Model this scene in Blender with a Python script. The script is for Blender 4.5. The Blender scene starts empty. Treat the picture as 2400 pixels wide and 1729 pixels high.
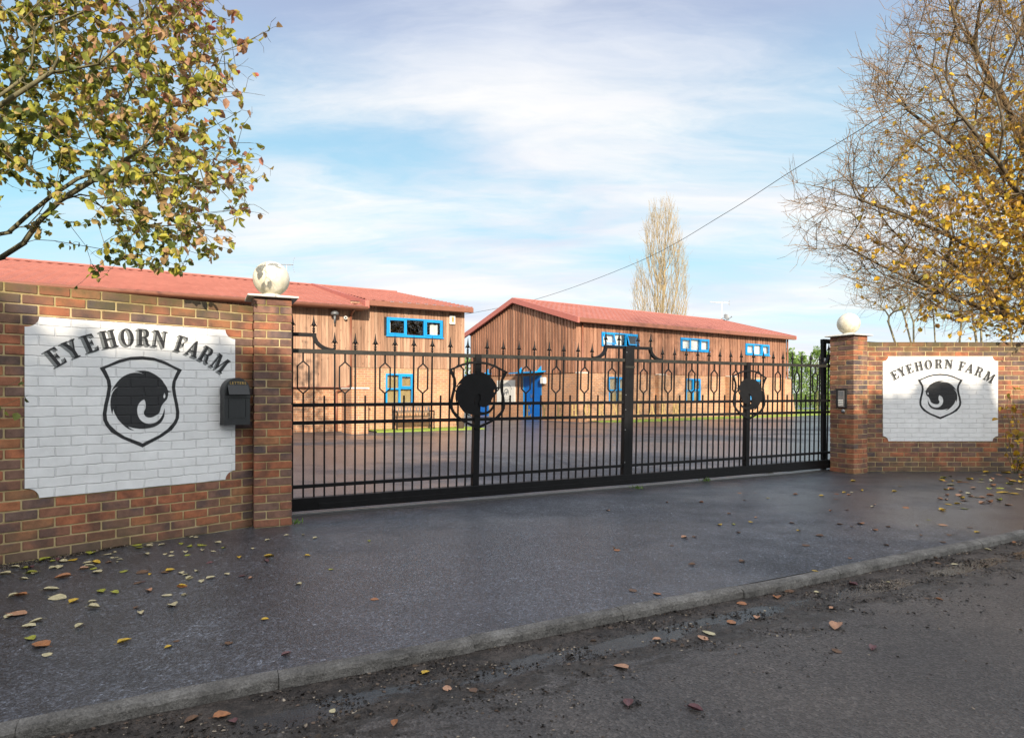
import bpy, math, random
import numpy as np
from mathutils import Vector, Matrix
R = math.radians
rng = random.Random(7)
nr = np.random.default_rng(11)
sc = bpy.context.scene
col = sc.collection

# ------------------------------------------------------------------ camera, sky, sun, exposure
F = 1450.0; H = 1.23                       # focal length in photo pixels, eye height over the drive
cam = bpy.data.cameras.new('camera'); cam_o = bpy.data.objects.new('camera', cam); col.objects.link(cam_o)
cam.sensor_width = 36; cam.lens = 36 * F / 2400; cam.shift_y = 55.5 / 2400
cam.clip_start = 0.05; cam.clip_end = 2000
cam_o.location = (0, 0, H); cam_o.rotation_euler = (R(90), 0, 0)
sc.camera = cam_o
sc.view_settings.view_transform = 'Standard'; sc.view_settings.look = 'None'
sc.view_settings.exposure = 1.25; sc.view_settings.gamma = 1
SUN_EL = 21.0
SDIR = Vector((0.20, -0.97, 0)).normalized() * math.cos(R(SUN_EL)); SDIR.z = math.sin(R(SUN_EL))
sun = bpy.data.lights.new('sun', 'SUN'); sun.energy = 3.0; sun.angle = R(0.5); sun.color = (1, 0.86, 0.68)
sun_o = bpy.data.objects.new('sun', sun); col.objects.link(sun_o)
sun_o.rotation_euler = SDIR.to_track_quat('Z', 'Y').to_euler()

def build_world():
    w = bpy.data.worlds.new('World'); sc.world = w; w.use_nodes = True
    nt = w.node_tree; N = nt.nodes; L = nt.links; N.clear()
    def n(t, **k):
        o = N.new(t)
        for a, b in k.items(): setattr(o, a, b)
        return o
    def math_(op, a, b=None):
        m = n('ShaderNodeMath', operation=op)
        for i, v in enumerate((a, b)):
            if v is None: continue
            if isinstance(v, (int, float)): m.inputs[i].default_value = v
            else: L.new(v, m.inputs[i])
        return m.outputs[0]
    sky = n('ShaderNodeTexSky', sky_type='NISHITA', sun_disc=False)
    sky.sun_elevation = R(SUN_EL); sky.sun_rotation = math.atan2(SDIR.x, SDIR.y)
    sky.air_density = 1.0; sky.dust_density = 0.6; sky.ozone_density = 1.6
    tc = n('ShaderNodeTexCoord'); sep = n('ShaderNodeSeparateXYZ'); L.new(tc.outputs['Generated'], sep.inputs[0])
    X, Y, Z = sep.outputs
    zz = math_('ADD', math_('MAXIMUM', Z, 0.0), 0.16)
    cx = math_('DIVIDE', X, zz); cy = math_('DIVIDE', Y, zz)
    cmb = n('ShaderNodeCombineXYZ'); L.new(cx, cmb.inputs[0]); L.new(cy, cmb.inputs[1])
    mp = n('ShaderNodeMapping'); mp.inputs['Rotation'].default_value = (0, 0, R(24)); mp.inputs['Scale'].default_value = (0.42, 1.15, 1)
    mp.inputs['Location'].default_value = (1.7, 0.35, 0)
    L.new(cmb.outputs[0], mp.inputs[0])
    warp = n('ShaderNodeTexNoise'); warp.inputs['Scale'].default_value = 1.4; warp.inputs['Detail'].default_value = 6
    L.new(mp.outputs[0], warp.inputs['Vector'])
    mixv = n('ShaderNodeMixRGB', blend_type='LINEAR_LIGHT'); mixv.inputs[0].default_value = 0.35
    L.new(mp.outputs[0], mixv.inputs[1]); L.new(warp.outputs['Color'], mixv.inputs[2])
    n1 = n('ShaderNodeTexNoise'); n1.inputs['Scale'].default_value = 1.15; n1.inputs['Detail'].default_value = 9; n1.inputs['Roughness'].default_value = 0.62
    L.new(mixv.outputs[0], n1.inputs['Vector'])
    # more cloud over the gate and the right, clear blue at the upper left
    m1 = math_('SUBTRACT', math_('ABSOLUTE', math_('SUBTRACT', X, 0.02)), 0.22)
    dens = math_('SUBTRACT', n1.outputs['Fac'], math_('MULTIPLY', m1, 0.36))
    dens = math_('ADD', dens, math_('MULTIPLY', math_('SUBTRACT', 0.36, Z), 0.30))
    rp = n('ShaderNodeValToRGB'); rp.color_ramp.interpolation = 'EASE'
    rp.color_ramp.elements[0].position = 0.34; rp.color_ramp.elements[0].color = (0.0, 0.0, 0.0, 1)
    rp.color_ramp.elements[1].position = 0.66; rp.color_ramp.elements[1].color = (1, 1, 1, 1)
    L.new(dens, rp.inputs[0])
    # clear-sky tint: violet-blue overhead to pale cyan low down
    gr = n('ShaderNodeValToRGB'); L.new(Z, gr.inputs[0]); e = gr.color_ramp
    e.elements[0].position = 0.0; e.elements[0].color = (4.1, 4.5, 4.9, 1)
    e.elements[1].position = 0.60; e.elements[1].color = (2.1, 2.3, 3.1, 1)
    for p, c in ((0.10, (3.3, 4.5, 5.0, 1)), (0.25, (2.1, 3.9, 4.6, 1)), (0.38, (2.0, 3.35, 4.3, 1)), (0.50, (2.15, 2.6, 3.6, 1))):
        q = e.elements.new(p); q.color = c
    base = n('ShaderNodeMixRGB'); base.inputs[0].default_value = 0.85
    L.new(sky.outputs[0], base.inputs[1]); L.new(gr.outputs[0], base.inputs[2])
    n2 = n('ShaderNodeTexNoise'); n2.inputs['Scale'].default_value = 2.2; n2.inputs['Detail'].default_value = 5
    L.new(mixv.outputs[0], n2.inputs['Vector'])
    cr = n('ShaderNodeValToRGB'); L.new(n2.outputs['Fac'], cr.inputs[0])
    cr.color_ramp.elements[0].position = 0.32; cr.color_ramp.elements[0].color = (3.7, 4.0, 4.6, 1)
    cr.color_ramp.elements[1].position = 0.62; cr.color_ramp.elements[1].color = (5.0, 4.95, 4.9, 1)
    mx = n('ShaderNodeMixRGB'); L.new(rp.outputs[0], mx.inputs[0]); L.new(base.outputs[0], mx.inputs[1]); L.new(cr.outputs[0], mx.inputs[2])
    # glow added round the sun, behind the camera, to lift fill on shaded ground
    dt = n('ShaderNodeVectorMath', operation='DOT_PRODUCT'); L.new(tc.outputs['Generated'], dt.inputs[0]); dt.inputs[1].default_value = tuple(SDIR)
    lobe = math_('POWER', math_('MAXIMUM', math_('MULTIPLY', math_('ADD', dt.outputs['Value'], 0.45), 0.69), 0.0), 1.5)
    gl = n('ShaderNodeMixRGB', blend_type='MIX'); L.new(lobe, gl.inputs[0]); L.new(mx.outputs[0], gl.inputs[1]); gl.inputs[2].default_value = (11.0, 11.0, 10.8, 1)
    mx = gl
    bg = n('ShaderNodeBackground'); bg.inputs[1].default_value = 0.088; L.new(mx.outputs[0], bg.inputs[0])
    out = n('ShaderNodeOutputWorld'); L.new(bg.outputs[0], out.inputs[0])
build_world()

# ------------------------------------------------------------------ helpers
def setp(o, label=None, cat=None, group=None, kind=None):
    if label: o['label'] = label
    if cat: o['category'] = cat
    if group: o['group'] = group
    if kind: o['kind'] = kind
    return o
def empty(name, loc=(0, 0, 0), ang=0, label=None, cat=None, group=None, parent=None):
    o = bpy.data.objects.new(name, None); col.objects.link(o); o.empty_display_size = 0.1
    o.location = loc; o.rotation_euler = (0, 0, ang); o.parent = parent
    return setp(o, label, cat, group)
def link(name, me, mat=None, parent=None, loc=None, rot=None):
    o = bpy.data.objects.new(name, me); col.objects.link(o)
    if mat is not None and not me.materials: me.materials.append(mat)
    o.parent = parent
    if loc: o.location = loc
    if rot: o.rotation_euler = rot
    return o
class MB:
    def __init__(s): s.v = []; s.f = []; s.r = []; s.sm = False
    def poly(s, pts, r=0.5):
        b = len(s.v); s.v += [tuple(p) for p in pts]; s.f.append(tuple(range(b, b + len(pts)))); s.r.append(r)
    def box(s, x0, x1, y0, y1, z0, z1, r=0.5, ch=0):
        b = len(s.v)
        if ch <= 0:
            s.v += [(x, y, z) for z in (z0, z1) for y in (y0, y1) for x in (x0, x1)]
            for f in ((0, 2, 3, 1), (4, 5, 7, 6), (0, 1, 5, 4), (1, 3, 7, 5), (3, 2, 6, 7), (2, 0, 4, 6)):
                s.f.append(tuple(b + i for i in f)); s.r.append(r)
            return
        c = ch                                   # chamfered box
        lo = (x0, y0, z0); hi = (x1, y1, z1); idx = {}
        for sx in (0, 1):
            for sy in (0, 1):
                for sz in (0, 1):
                    for a in range(3):
                        p = []
                        for k, sg in enumerate((sx, sy, sz)):
                            v = hi[k] if sg else lo[k]
                            if k != a: v += -c if sg else c
                            p.append(v)
                        idx[(sx, sy, sz, a)] = len(s.v); s.v.append(tuple(p))
        def F_(*k): s.f.append(tuple(idx[q] for q in k)); s.r.append(r)
        F_((0,0,0,0),(0,0,1,0),(0,1,1,0),(0,1,0,0)); F_((1,0,0,0),(1,1,0,0),(1,1,1,0),(1,0,1,0))
        F_((0,0,0,1),(1,0,0,1),(1,0,1,1),(0,0,1,1)); F_((0,1,0,1),(0,1,1,1),(1,1,1,1),(1,1,0,1))
        F_((0,0,0,2),(0,1,0,2),(1,1,0,2),(1,0,0,2)); F_((0,0,1,2),(1,0,1,2),(1,1,1,2),(0,1,1,2))
        for q in (0, 1):
            for t in (0, 1):
                F_((q,t,0,0),(q,t,1,0),(q,t,1,1),(q,t,0,1)); F_((q,0,t,0),(q,1,t,0),(q,1,t,2),(q,0,t,2)); F_((0,q,t,1),(1,q,t,1),(1,q,t,2),(0,q,t,2))
        for k in [(a_, b_, c_) for a_ in (0, 1) for b_ in (0, 1) for c_ in (0, 1)]:
            F_(k + (0,), k + (1,), k + (2,))
    def tube(s, p, q, r0, r1, n=6, r=0.5, cap=True):
        p = Vector(p); q = Vector(q); d = q - p
        if d.length < 1e-6: return
        d.normalize(); a = d.orthogonal().normalized(); c = d.cross(a); b = len(s.v)
        for o, rr in ((p, r0), (q, r1)):
            for i in range(n):
                t = 2 * math.pi * i / n; s.v.append(tuple(o + (a * math.cos(t) + c * math.sin(t)) * rr))
        for i in range(n):
            j = (i + 1) % n; s.f.append((b + i, b + j, b + n + j, b + n + i)); s.r.append(r)
        if cap:
            s.f.append(tuple(b + i for i in range(n))[::-1]); s.r.append(r)
            s.f.append(tuple(b + n + i for i in range(n))); s.r.append(r)
    def lathe(s, prof, n=24, cx=0, cy=0, r=0.5):
        b = len(s.v)
        for rr, z in prof:
            for i in range(n):
                t = 2 * math.pi * i / n; s.v.append((cx + rr * math.cos(t), cy + rr * math.sin(t), z))
        for k in range(len(prof) - 1):
            for i in range(n):
                j = (i + 1) % n; s.f.append((b + k*n + i, b + k*n + j, b + (k+1)*n + j, b + (k+1)*n + i)); s.r.append(r)
    def strip(s, pts, th, y0, y1, r=0.5):
        """bar following a path in the x-z plane, thickness th, from y0 to y1"""
        P = [Vector((a, 0, c)) for a, c in pts]; up = []; 
        for i, p in enumerate(P):
            d = (P[min(i + 1, len(P) - 1)] - P[max(i - 1, 0)]).normalized(); up.append(Vector((-d.z, 0, d.x)) * th / 2)
        b = len(s.v)
        for p, u in zip(P, up):
            for q, y in ((p + u, y0), (p + u, y1), (p - u, y1), (p - u, y0)): s.v.append((q.x, y, q.z))
        for i in range(len(P) - 1):
            for k in range(4):
                j = (k + 1) % 4; s.f.append((b+4*i+k, b+4*i+j, b+4*i+4+j, b+4*i+4+k)); s.r.append(r)
        e = b + 4 * (len(P) - 1)
        s.f.append((b, b+3, b+2, b+1)); s.r.append(r); s.f.append((e, e+1, e+2, e+3)); s.r.append(r)
    def mesh(s, name, smooth=None):
        me = bpy.data.meshes.new(name); me.from_pydata(s.v, [], s.f); me.update()
        at = me.attributes.new('rnd', 'FLOAT', 'FACE'); at.data.foreach_set('value', np.array(s.r, dtype=np.float32))
        if smooth is None: smooth = s.sm
        if smooth: me.polygons.foreach_set('use_smooth', [True] * len(me.polygons))
        return me
    def build(s, name, mat, parent=None, loc=None, rot=None, smooth=None, fix=False):
        me = s.mesh(name, smooth)
        if fix:
            import bmesh
            bm = bmesh.new(); bm.from_mesh(me); bmesh.ops.recalc_face_normals(bm, faces=bm.faces); bm.to_mesh(me); bm.free()
        return link(name, me, mat, parent, loc, rot)
def np_mesh(name, V, Fq, rnd, mat, parent=None, smooth=False):
    """V (n,3), Fq (m,k) arrays"""
    me = bpy.data.meshes.new(name); k = Fq.shape[1]; m = len(Fq)
    me.vertices.add(len(V)); me.vertices.foreach_set('co', V.astype(np.float32).ravel())
    me.loops.add(m * k); me.loops.foreach_set('vertex_index', Fq.astype(np.int32).ravel())
    me.polygons.add(m); me.polygons.foreach_set('loop_start', np.arange(m, dtype=np.int32) * k)
    me.polygons.foreach_set('loop_total', np.full(m, k, dtype=np.int32)); me.update(calc_edges=True)
    at = me.attributes.new('rnd', 'FLOAT', 'FACE'); at.data.foreach_set('value', rnd.astype(np.float32))
    if smooth: me.polygons.foreach_set('use_smooth', [True] * m)
    return link(name, me, mat, parent)
def flat(loops, th=0.002):
    """closed 2-D outlines (even-odd holes) -> thin plate in local x-z, front at y=0, back at y=th"""
    cu = bpy.data.curves.new('c', 'CURVE'); cu.dimensions = '2D'; cu.fill_mode = 'BOTH'; cu.extrude = th / 2
    for lp in loops:
        sp = cu.splines.new('POLY'); sp.points.add(len(lp) - 1)
        for p, (x, z) in zip(sp.points, lp): p.co = (x, z, 0, 1)
        sp.use_cyclic_u = True
    o = bpy.data.objects.new('c', cu); col.objects.link(o)
    dg = bpy.context.evaluated_depsgraph_get(); me = bpy.data.meshes.new_from_object(o.evaluated_get(dg))
    bpy.data.objects.remove(o); bpy.data.curves.remove(cu)
    me.transform(Matrix.Translation((0, th / 2, 0)) @ Matrix.Rotation(R(90), 4, 'X'))
    me.materials.clear(); return me
def text_mesh(body, size, th=0.002):
    cu = bpy.data.curves.new('t', 'FONT'); cu.body = body; cu.size = size; cu.align_x = 'CENTER'; cu.extrude = th / 2; cu.space_character = 1.15
    o = bpy.data.objects.new('t', cu); col.objects.link(o)
    dg = bpy.context.evaluated_depsgraph_get(); me = bpy.data.meshes.new_from_object(o.evaluated_get(dg))
    bpy.data.objects.remove(o); bpy.data.curves.remove(cu)
    me.transform(Matrix.Translation((0, th / 2, 0)) @ Matrix.Rotation(R(90), 4, 'X')); me.materials.clear(); return me
def ell(cx, cz, a, b, n=28): return [(cx + a * math.cos(2*math.pi*i/n), cz + b * math.sin(2*math.pi*i/n)) for i in range(n)]
def rect(x0, x1, z0, z1): return [(x0, z0), (x1, z0), (x1, z1), (x0, z1)]
def smooth_loop(P, it=2, keep=0):
    """corner-cutting that keeps sharp tips"""
    for _ in range(it):
        Q = []; n = len(P)
        for i in range(n):
            a, b, c = Vector(P[i-1]), Vector(P[i]), Vector(P[(i+1) % n])
            u = (a - b); v = (c - b)
            if u.length < 1e-9 or v.length < 1e-9: Q.append(P[i]); continue
            cs = u.normalized().dot(v.normalized())
            if cs > -0.35: Q.append(tuple(b))
            else: Q.append(tuple(b + u * 0.25)); Q.append(tuple(b + v * 0.25))
        P = Q
    return P
def plane_pt(px, py, o, ang):
    """where the sight line through a photo pixel meets a vertical plane: (distance along it, height)"""
    u = (px - 1200) / F; c, s = math.cos(ang), math.sin(ang)
    t = (u * o[1] - o[0]) / (c - u * s); Z = o[1] + t * s
    return t, H - (py - 920) * Z / F
def ground_pt(px, py, z=0.0):
    Z = (H - z) * F / (py - 920); return (px - 1200) / F * Z, Z

# ------------------------------------------------------------------ materials
class M:
    def __init__(s, name, rough=0.7, metal=0.0, spec=0.5):
        s.m = bpy.data.materials.new(name); s.m.use_nodes = True; s.nt = s.m.node_tree; s.N = s.nt.nodes; s.L = s.nt.links
        s.b = s.N['Principled BSDF']; s.b.inputs['Roughness'].default_value = rough; s.b.inputs['Metallic'].default_value = metal
        s.b.inputs['Specular IOR Level'].default_value = spec
        s.out = s.N['Material Output']
    def n(s, t, **k):
        o = s.N.new(t)
        for a, b in k.items():
            if a.startswith('i_'): o.inputs[a[2:].replace('_', ' ')].default_value = b
            else: setattr(o, a, b)
        return o
    def put(s, v, sock):
        if hasattr(v, 'links'): s.L.new(v, sock)
        else:
            if isinstance(v, tuple) and len(v) == 3 and sock.type == 'RGBA': v = v + (1,)
            sock.default_value = v
    def obj(s): return s.n('ShaderNodeTexCoord').outputs['Object']
    def attr(s, name='rnd'): return s.n('ShaderNodeAttribute', attribute_name=name).outputs['Fac']
    def pos(s): return s.n('ShaderNodeNewGeometry').outputs['Position']
    def mapv(s, v, scale=(1, 1, 1), rot=(0, 0, 0), loc=(0, 0, 0)):
        m = s.n('ShaderNodeMapping'); s.L.new(v, m.inputs[0]); m.inputs['Scale'].default_value = scale; m.inputs['Rotation'].default_value = rot; m.inputs['Location'].default_value = loc
        return m.outputs[0]
    def noise(s, v, scale, detail=4, rough=0.5, out='Fac'):
        o = s.n('ShaderNodeTexNoise'); s.L.new(v, o.inputs['Vector']); o.inputs['Scale'].default_value = scale; o.inputs['Detail'].default_value = detail; o.inputs['Roughness'].default_value = rough
        return o.outputs[out]
    def ramp(s, v, stops, interp='LINEAR'):
        o = s.n('ShaderNodeValToRGB'); s.L.new(v, o.inputs[0]); e = o.color_ramp; e.interpolation = interp
        while len(e.elements) < len(stops): e.elements.new(0.5)
        for el, (p, c) in zip(e.elements, stops):
            el.position = p; el.color = (c, c, c, 1) if isinstance(c, (int, float)) else tuple(c) + (1,)
        return o.outputs[0]
    def mix(s, f, a, b, mode='MIX'):
        o = s.n('ShaderNodeMixRGB', blend_type=mode); s.put(f, o.inputs[0]); s.put(a, o.inputs[1]); s.put(b, o.inputs[2]); return o.outputs[0]
    def math(s, op, a, b=0.0, c=None):
        o = s.n('ShaderNodeMath', operation=op); s.put(a, o.inputs[0]); s.put(b, o.inputs[1])
        if c is not None: s.put(c, o.inputs[2])
        return o.outputs[0]
    def bump(s, h, strength=0.5, dist=0.01, prev=None):
        o = s.n('ShaderNodeBump'); s.L.new(h, o.inputs['Height']); o.inputs['Strength'].default_value = strength; o.inputs['Distance'].default_value = dist
        if prev is not None: s.L.new(prev, o.inputs['Normal'])
        s.L.new(o.outputs[0], s.b.inputs['Normal']); return o.outputs[0]
    def col(s, v): s.put(v, s.b.inputs['Base Color']); return s
    def rough(s, v): s.put(v, s.b.inputs['Roughness']); return s
    def sepz(s, v):
        o = s.n('ShaderNodeSeparateXYZ'); s.L.new(v, o.inputs[0]); return o.outputs

def plain(name, c, rough=0.6, metal=0, var=0.12, scale=6, bump=0.0, spec=0.5):
    m = M(name, rough, metal, spec); o = m.obj(); nz = m.noise(o, scale, 6, 0.6)
    f = m.ramp(nz, [(0.25, 1 - var), (0.75, 1 + var)])
    m.col(m.mix(1.0, c, f, 'MULTIPLY'))
    m.rough(m.math('MULTIPLY_ADD', nz, 0.25, rough - 0.12))
    if bump: m.bump(m.noise(o, scale * 12, 4), bump, 0.004)
    return m.m

def mat_brick_wall(moss=True):
    m = M('brick', 0.88); o = m.obj(); r = m.attr(); P = m.pos()
    c = m.ramp(r, [(0.0, (0.39, 0.14, 0.065)), (0.2, (0.33, 0.12, 0.062)), (0.42, (0.27, 0.115, 0.068)), (0.56, (0.225, 0.115, 0.078)),
                   (0.72, (0.185, 0.108, 0.082)), (0.84, (0.145, 0.095, 0.080)), (0.93, (0.30, 0.145, 0.07)), (1.0, (0.38, 0.15, 0.07))])
    n1 = m.noise(P, 14, 7, 0.65)
    # fired heads: darker burnt patches run over part of a brick
    burnt = m.ramp(m.noise(P, 5.5, 3), [(0.44, 0.0), (0.60, 0.8)])
    c = m.mix(burnt, c, m.mix(1.0, c, (0.42, 0.55, 0.75), 'MULTIPLY'))
    c = m.mix(1.0, c, m.ramp(n1, [(0.25, 0.6), (0.75, 1.4)]), 'MULTIPLY')
    pits = m.n('ShaderNodeTexVoronoi'); m.L.new(P, pits.inputs['Vector']); pits.inputs['Scale'].default_value = 75
    pk = m.ramp(m.math('ADD', pits.outputs['Distance'], m.math('MULTIPLY', m.noise(P, 22, 2), 0.9)), [(0.42, 0.35), (0.52, 1.0)])
    c = m.mix(1.0, c, pk, 'MULTIPLY')
    if moss:
        z = m.sepz(P)[2]
        a = m.math('ADD', m.math('MULTIPLY', m.math('SUBTRACT', z, 1.72), 2.4), m.math('MULTIPLY', m.math('SUBTRACT', m.noise(P, 3.5, 7, 0.75), 0.5), 2.6))
        c = m.mix(m.ramp(a, [(0.18, 0.0), (0.8, 0.85)]), c, (0.072, 0.062, 0.024))
        b = m.math('ADD', m.math('MULTIPLY', m.math('SUBTRACT', 0.34, z), 2.0), m.math('MULTIPLY', m.math('SUBTRACT', m.noise(P, 4, 5, 0.7), 0.5), 1.6))
        c = m.mix(m.ramp(b, [(0.2, 0.0), (0.75, 0.7)]), c, (0.115, 0.085, 0.055))
    m.col(c); m.bump(m.math('ADD', n1, m.math('MULTIPLY', m.noise(P, 90, 4), 0.5)), 0.7, 0.004)
    return m.m
def mat_mortar():
    m = M('mortar', 0.95); P = m.pos(); n1 = m.noise(P, 9, 6, 0.6)
    c = m.ramp(n1, [(0.3, (0.30, 0.23, 0.115)), (0.5, (0.43, 0.335, 0.175)), (0.7, (0.52, 0.425, 0.245))])
    z = m.sepz(P)[2]
    a = m.math('ADD', m.math('MULTIPLY', m.math('SUBTRACT', z, 1.74), 2.4), m.math('MULTIPLY', m.math('SUBTRACT', m.noise(P, 4, 5, 0.7), 0.5), 1.6))
    c = m.mix(m.ramp(a, [(0.2, 0.0), (0.8, 0.8)]), c, (0.11, 0.10, 0.02))
    m.col(c); m.bump(m.noise(P, 130, 4), 0.8, 0.004); return m.m
def mat_paint(base, name, bw=0.225, x_off=0.0):
    """masonry paint: brick courses show through as relief"""
    m = M(name, 0.6); o = m.obj(); s = m.sepz(o)
    v = m.n('ShaderNodeCombineXYZ'); m.L.new(m.math('ADD', s[0], x_off), v.inputs[0]); m.L.new(s[2], v.inputs[1])
    wob = m.noise(m.pos(), 7, 3, 0.5, 'Color'); vv = m.mix(0.012, v.outputs[0], wob, 'LINEAR_LIGHT')
    bt = m.n('ShaderNodeTexBrick', offset=0.5); m.L.new(vv, bt.inputs['Vector']); bt.inputs['Scale'].default_value = 1
    bt.inputs['Brick Width'].default_value = bw; bt.inputs['Row Height'].default_value = 0.075; bt.inputs['Mortar Size'].default_value = 0.0062
    bt.inputs['Mortar Smooth'].default_value = 0.65; bt.inputs['Color1'].default_value = (0.88, 0.88, 0.88, 1); bt.inputs['Color2'].default_value = (1.06, 1.06, 1.06, 1); bt.inputs['Mortar'].default_value = (0.93, 0.93, 0.93, 1)
    n1 = m.noise(m.pos(), 6, 6, 0.6)
    c = m.mix(1.0, base, m.ramp(n1, [(0.3, 0.90), (0.7, 1.05)]), 'MULTIPLY')
    c = m.mix(0.3, c, m.mix(1.0, c, bt.outputs['Color'], 'MULTIPLY'))
    lip = m.ramp(bt.outputs['Fac'], [(0.2, 1.0), (1.0, 0.97)])
    c = m.mix(1.0, c, lip, 'MULTIPLY')
    m.col(c)
    h = m.math('SUBTRACT', m.math('MULTIPLY', m.noise(m.pos(), 30, 5), 0.35), bt.outputs['Fac'])
    m.bump(h, 0.8, 0.007); return m.m

def mat_tarmac(name='tarmac'):
    m = M(name, 0.5, spec=0.5); P = m.pos()
    g = m.n('ShaderNodeTexVoronoi'); m.L.new(P, g.inputs['Vector']); g.inputs['Scale'].default_value = 120
    fine = m.noise(P, 260, 3, 0.6); big = m.noise(P, 0.42, 5, 0.55); mid = m.noise(P, 2.6, 5, 0.6)
    c = m.ramp(big, [(0.3, (0.038, 0.043, 0.053)), (0.55, (0.058, 0.065, 0.080)), (0.75, (0.086, 0.092, 0.106))])
    c = m.mix(1.0, c, m.ramp(mid, [(0.3, 0.72), (0.7, 1.3)]), 'MULTIPLY')
    c = m.mix(1.0, c, m.ramp(m.noise(P, 11, 6, .7), [(0.3, 0.8), (0.7, 1.2)]), 'MULTIPLY')
    c = m.mix(1.0, c, m.ramp(g.outputs['Color'], [(0.0, 0.3), (0.55, 0.85), (0.9, 2.0), (1.0, 4.5)]), 'MULTIPLY')
    g2 = m.n('ShaderNodeTexVoronoi'); m.L.new(P, g2.inputs['Vector']); g2.inputs['Scale'].default_value = 62
    c = m.mix(1.0, c, m.ramp(g2.outputs['Color'], [(0.0, 0.45), (0.6, 0.95), (0.92, 1.7), (1.0, 3.6)]), 'MULTIPLY')
    m.col(c)
    # wet film: glossier where the big noise says so
    wet = m.ramp(m.math('ADD', m.noise(m.mapv(P, (0.16, 0.3, 1), loc=(2.3, 0.4, 0)), 1.0, 4, 0.55), m.math('MULTIPLY', mid, 0.12)), [(0.44, 0.62), (0.58, 0.34)])
    m.rough(wet)
    m.bump(m.math('ADD', m.math('MULTIPLY', g.outputs['Distance'], 1.3), fine), 0.7, 0.004)
    m.L.new(m.ramp(wet, [(0.34, 0.55), (0.58, 0.10)]), m.b.inputs['Coat Weight']); m.b.inputs['Coat Roughness'].default_value = 0.33; m.b.inputs['Coat IOR'].default_value = 1.4
    cb = m.n('ShaderNodeBump'); m.L.new(m.math('ADD', g.outputs['Distance'], m.math('MULTIPLY', m.noise(P, 45, 4), .6)), cb.inputs['Height']); cb.inputs['Strength'].default_value = .4; cb.inputs['Distance'].default_value = .003; m.L.new(cb.outputs[0], m.b.inputs['Coat Normal'])
    return m.m
def mat_road():
    m = M('road_tarmac', 0.5, spec=0.5); o = m.obj(); s = m.sepz(o); P = m.pos()
    g = m.n('ShaderNodeTexVoronoi'); m.L.new(P, g.inputs['Vector']); g.inputs['Scale'].default_value = 100
    c = m.ramp(m.noise(P, 1.2, 5, 0.6), [(0.3, (0.056, 0.052, 0.051)), (0.7, (0.098, 0.086, 0.078))])
    c = m.mix(1.0, c, m.ramp(g.outputs['Color'], [(0.0, 0.4), (0.6, 0.9), (0.92, 1.5), (1.0, 2.8)]), 'MULTIPLY')
    # mud and leaf mould along the kerb (local y is the distance from it, negative on the road)
    d = m.math('MULTIPLY', s[1], -1.0)
    nz = m.noise(m.mapv(o, (1.0, 2.2, 1)), 5.0, 8, 0.72)
    mud = m.ramp(m.math('ADD', m.math('MULTIPLY', d, -0.72), nz), [(0.13, 0.0), (0.27, 1.0)])
    mudc = m.ramp(m.math('ADD', m.math('MULTIPLY', m.noise(P, 7, 8, 0.8), .6), m.math('MULTIPLY', m.noise(P, 60, 6, .8), .4)), [(0.36, (0.006, 0.005, 0.004)), (0.47, (0.030, 0.023, 0.019)), (0.56, (0.095, 0.076, 0.064)), (.66, (.16, .135, .115))])
    c = m.mix(m.math('MULTIPLY', mud, 0.88), c, mudc)
    pn = m.noise(m.mapv(o, (0.7, 1.6, 1), loc=(0.35, 0, 0)), 2.4, 4, 0.6)
    band = m.ramp(m.math('ABSOLUTE', m.math('SUBTRACT', d, 0.27)), [(0.04, 1.0), (0.19, 0.0)])
    pn2 = m.math('ADD', pn, m.math('MULTIPLY', m.math('SUBTRACT', m.noise(m.mapv(o, (1, 1.5, 1)), 22, 6, .7), .5), .45))
    puddle = m.ramp(m.math('MULTIPLY', band, pn2), [(0.36, 0.0), (0.45, 1.0)])
    dry = m.ramp(m.noise(P, 0.7, 4), [(0.35, 0.40), (0.65, 0.56)])
    c = m.mix(m.math('MULTIPLY', puddle, .8), c, (.02, .019, .018)); m.col(c)
    rough = m.mix(mud, dry, m.ramp(m.noise(P, 9, 6, 0.7), [(0.4, 0.36), (0.62, 0.7)]))
    m.rough(m.mix(puddle, rough, (0.10, 0.10, 0.10)))
    h = m.math('ADD', g.outputs['Distance'], m.math('MULTIPLY', mud, m.math('MULTIPLY', m.noise(P, 38, 8, 0.75), 4.5)))
    b = m.n('ShaderNodeBump'); m.L.new(h, b.inputs['Height']); b.inputs['Distance'].default_value = 0.006
    m.L.new(m.math('MULTIPLY_ADD', puddle, -0.75, 0.9), b.inputs['Strength']); m.L.new(b.outputs[0], m.b.inputs['Normal'])
    return m.m
def mat_timber(c0, c1, c2):
    m = M('timber', 0.85); P = m.pos(); r = m.attr(); o = m.obj()
    g = m.noise(m.mapv(o, (26, 26, 1.3)), 1.0, 6, 0.6)
    c = m.ramp(r, [(0.0, c0), (0.5, c1), (1.0, c2)])
    c = m.mix(1.0, c, m.ramp(g, [(0.3, 0.62), (0.5, 1.0), (0.75, 1.3)]), 'MULTIPLY')
    st = m.ramp(m.noise(m.mapv(o, (1.2, 1.2, 0.25)), 1.6, 5, 0.65), [(0.42, 1.0), (0.68, 0.62)])
    c = m.mix(1.0, c, st, 'MULTIPLY')
    kn = m.n('ShaderNodeTexVoronoi'); m.L.new(m.mapv(o, (8, 8, 3)), kn.inputs['Vector']); kn.inputs['Scale'].default_value = 1
    c = m.mix(1.0, c, m.ramp(kn.outputs['Distance'], [(0.08, 0.45), (0.15, 1.0)]), 'MULTIPLY')
    m.col(c); m.bump(g, 0.4, 0.005); return m.m
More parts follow.
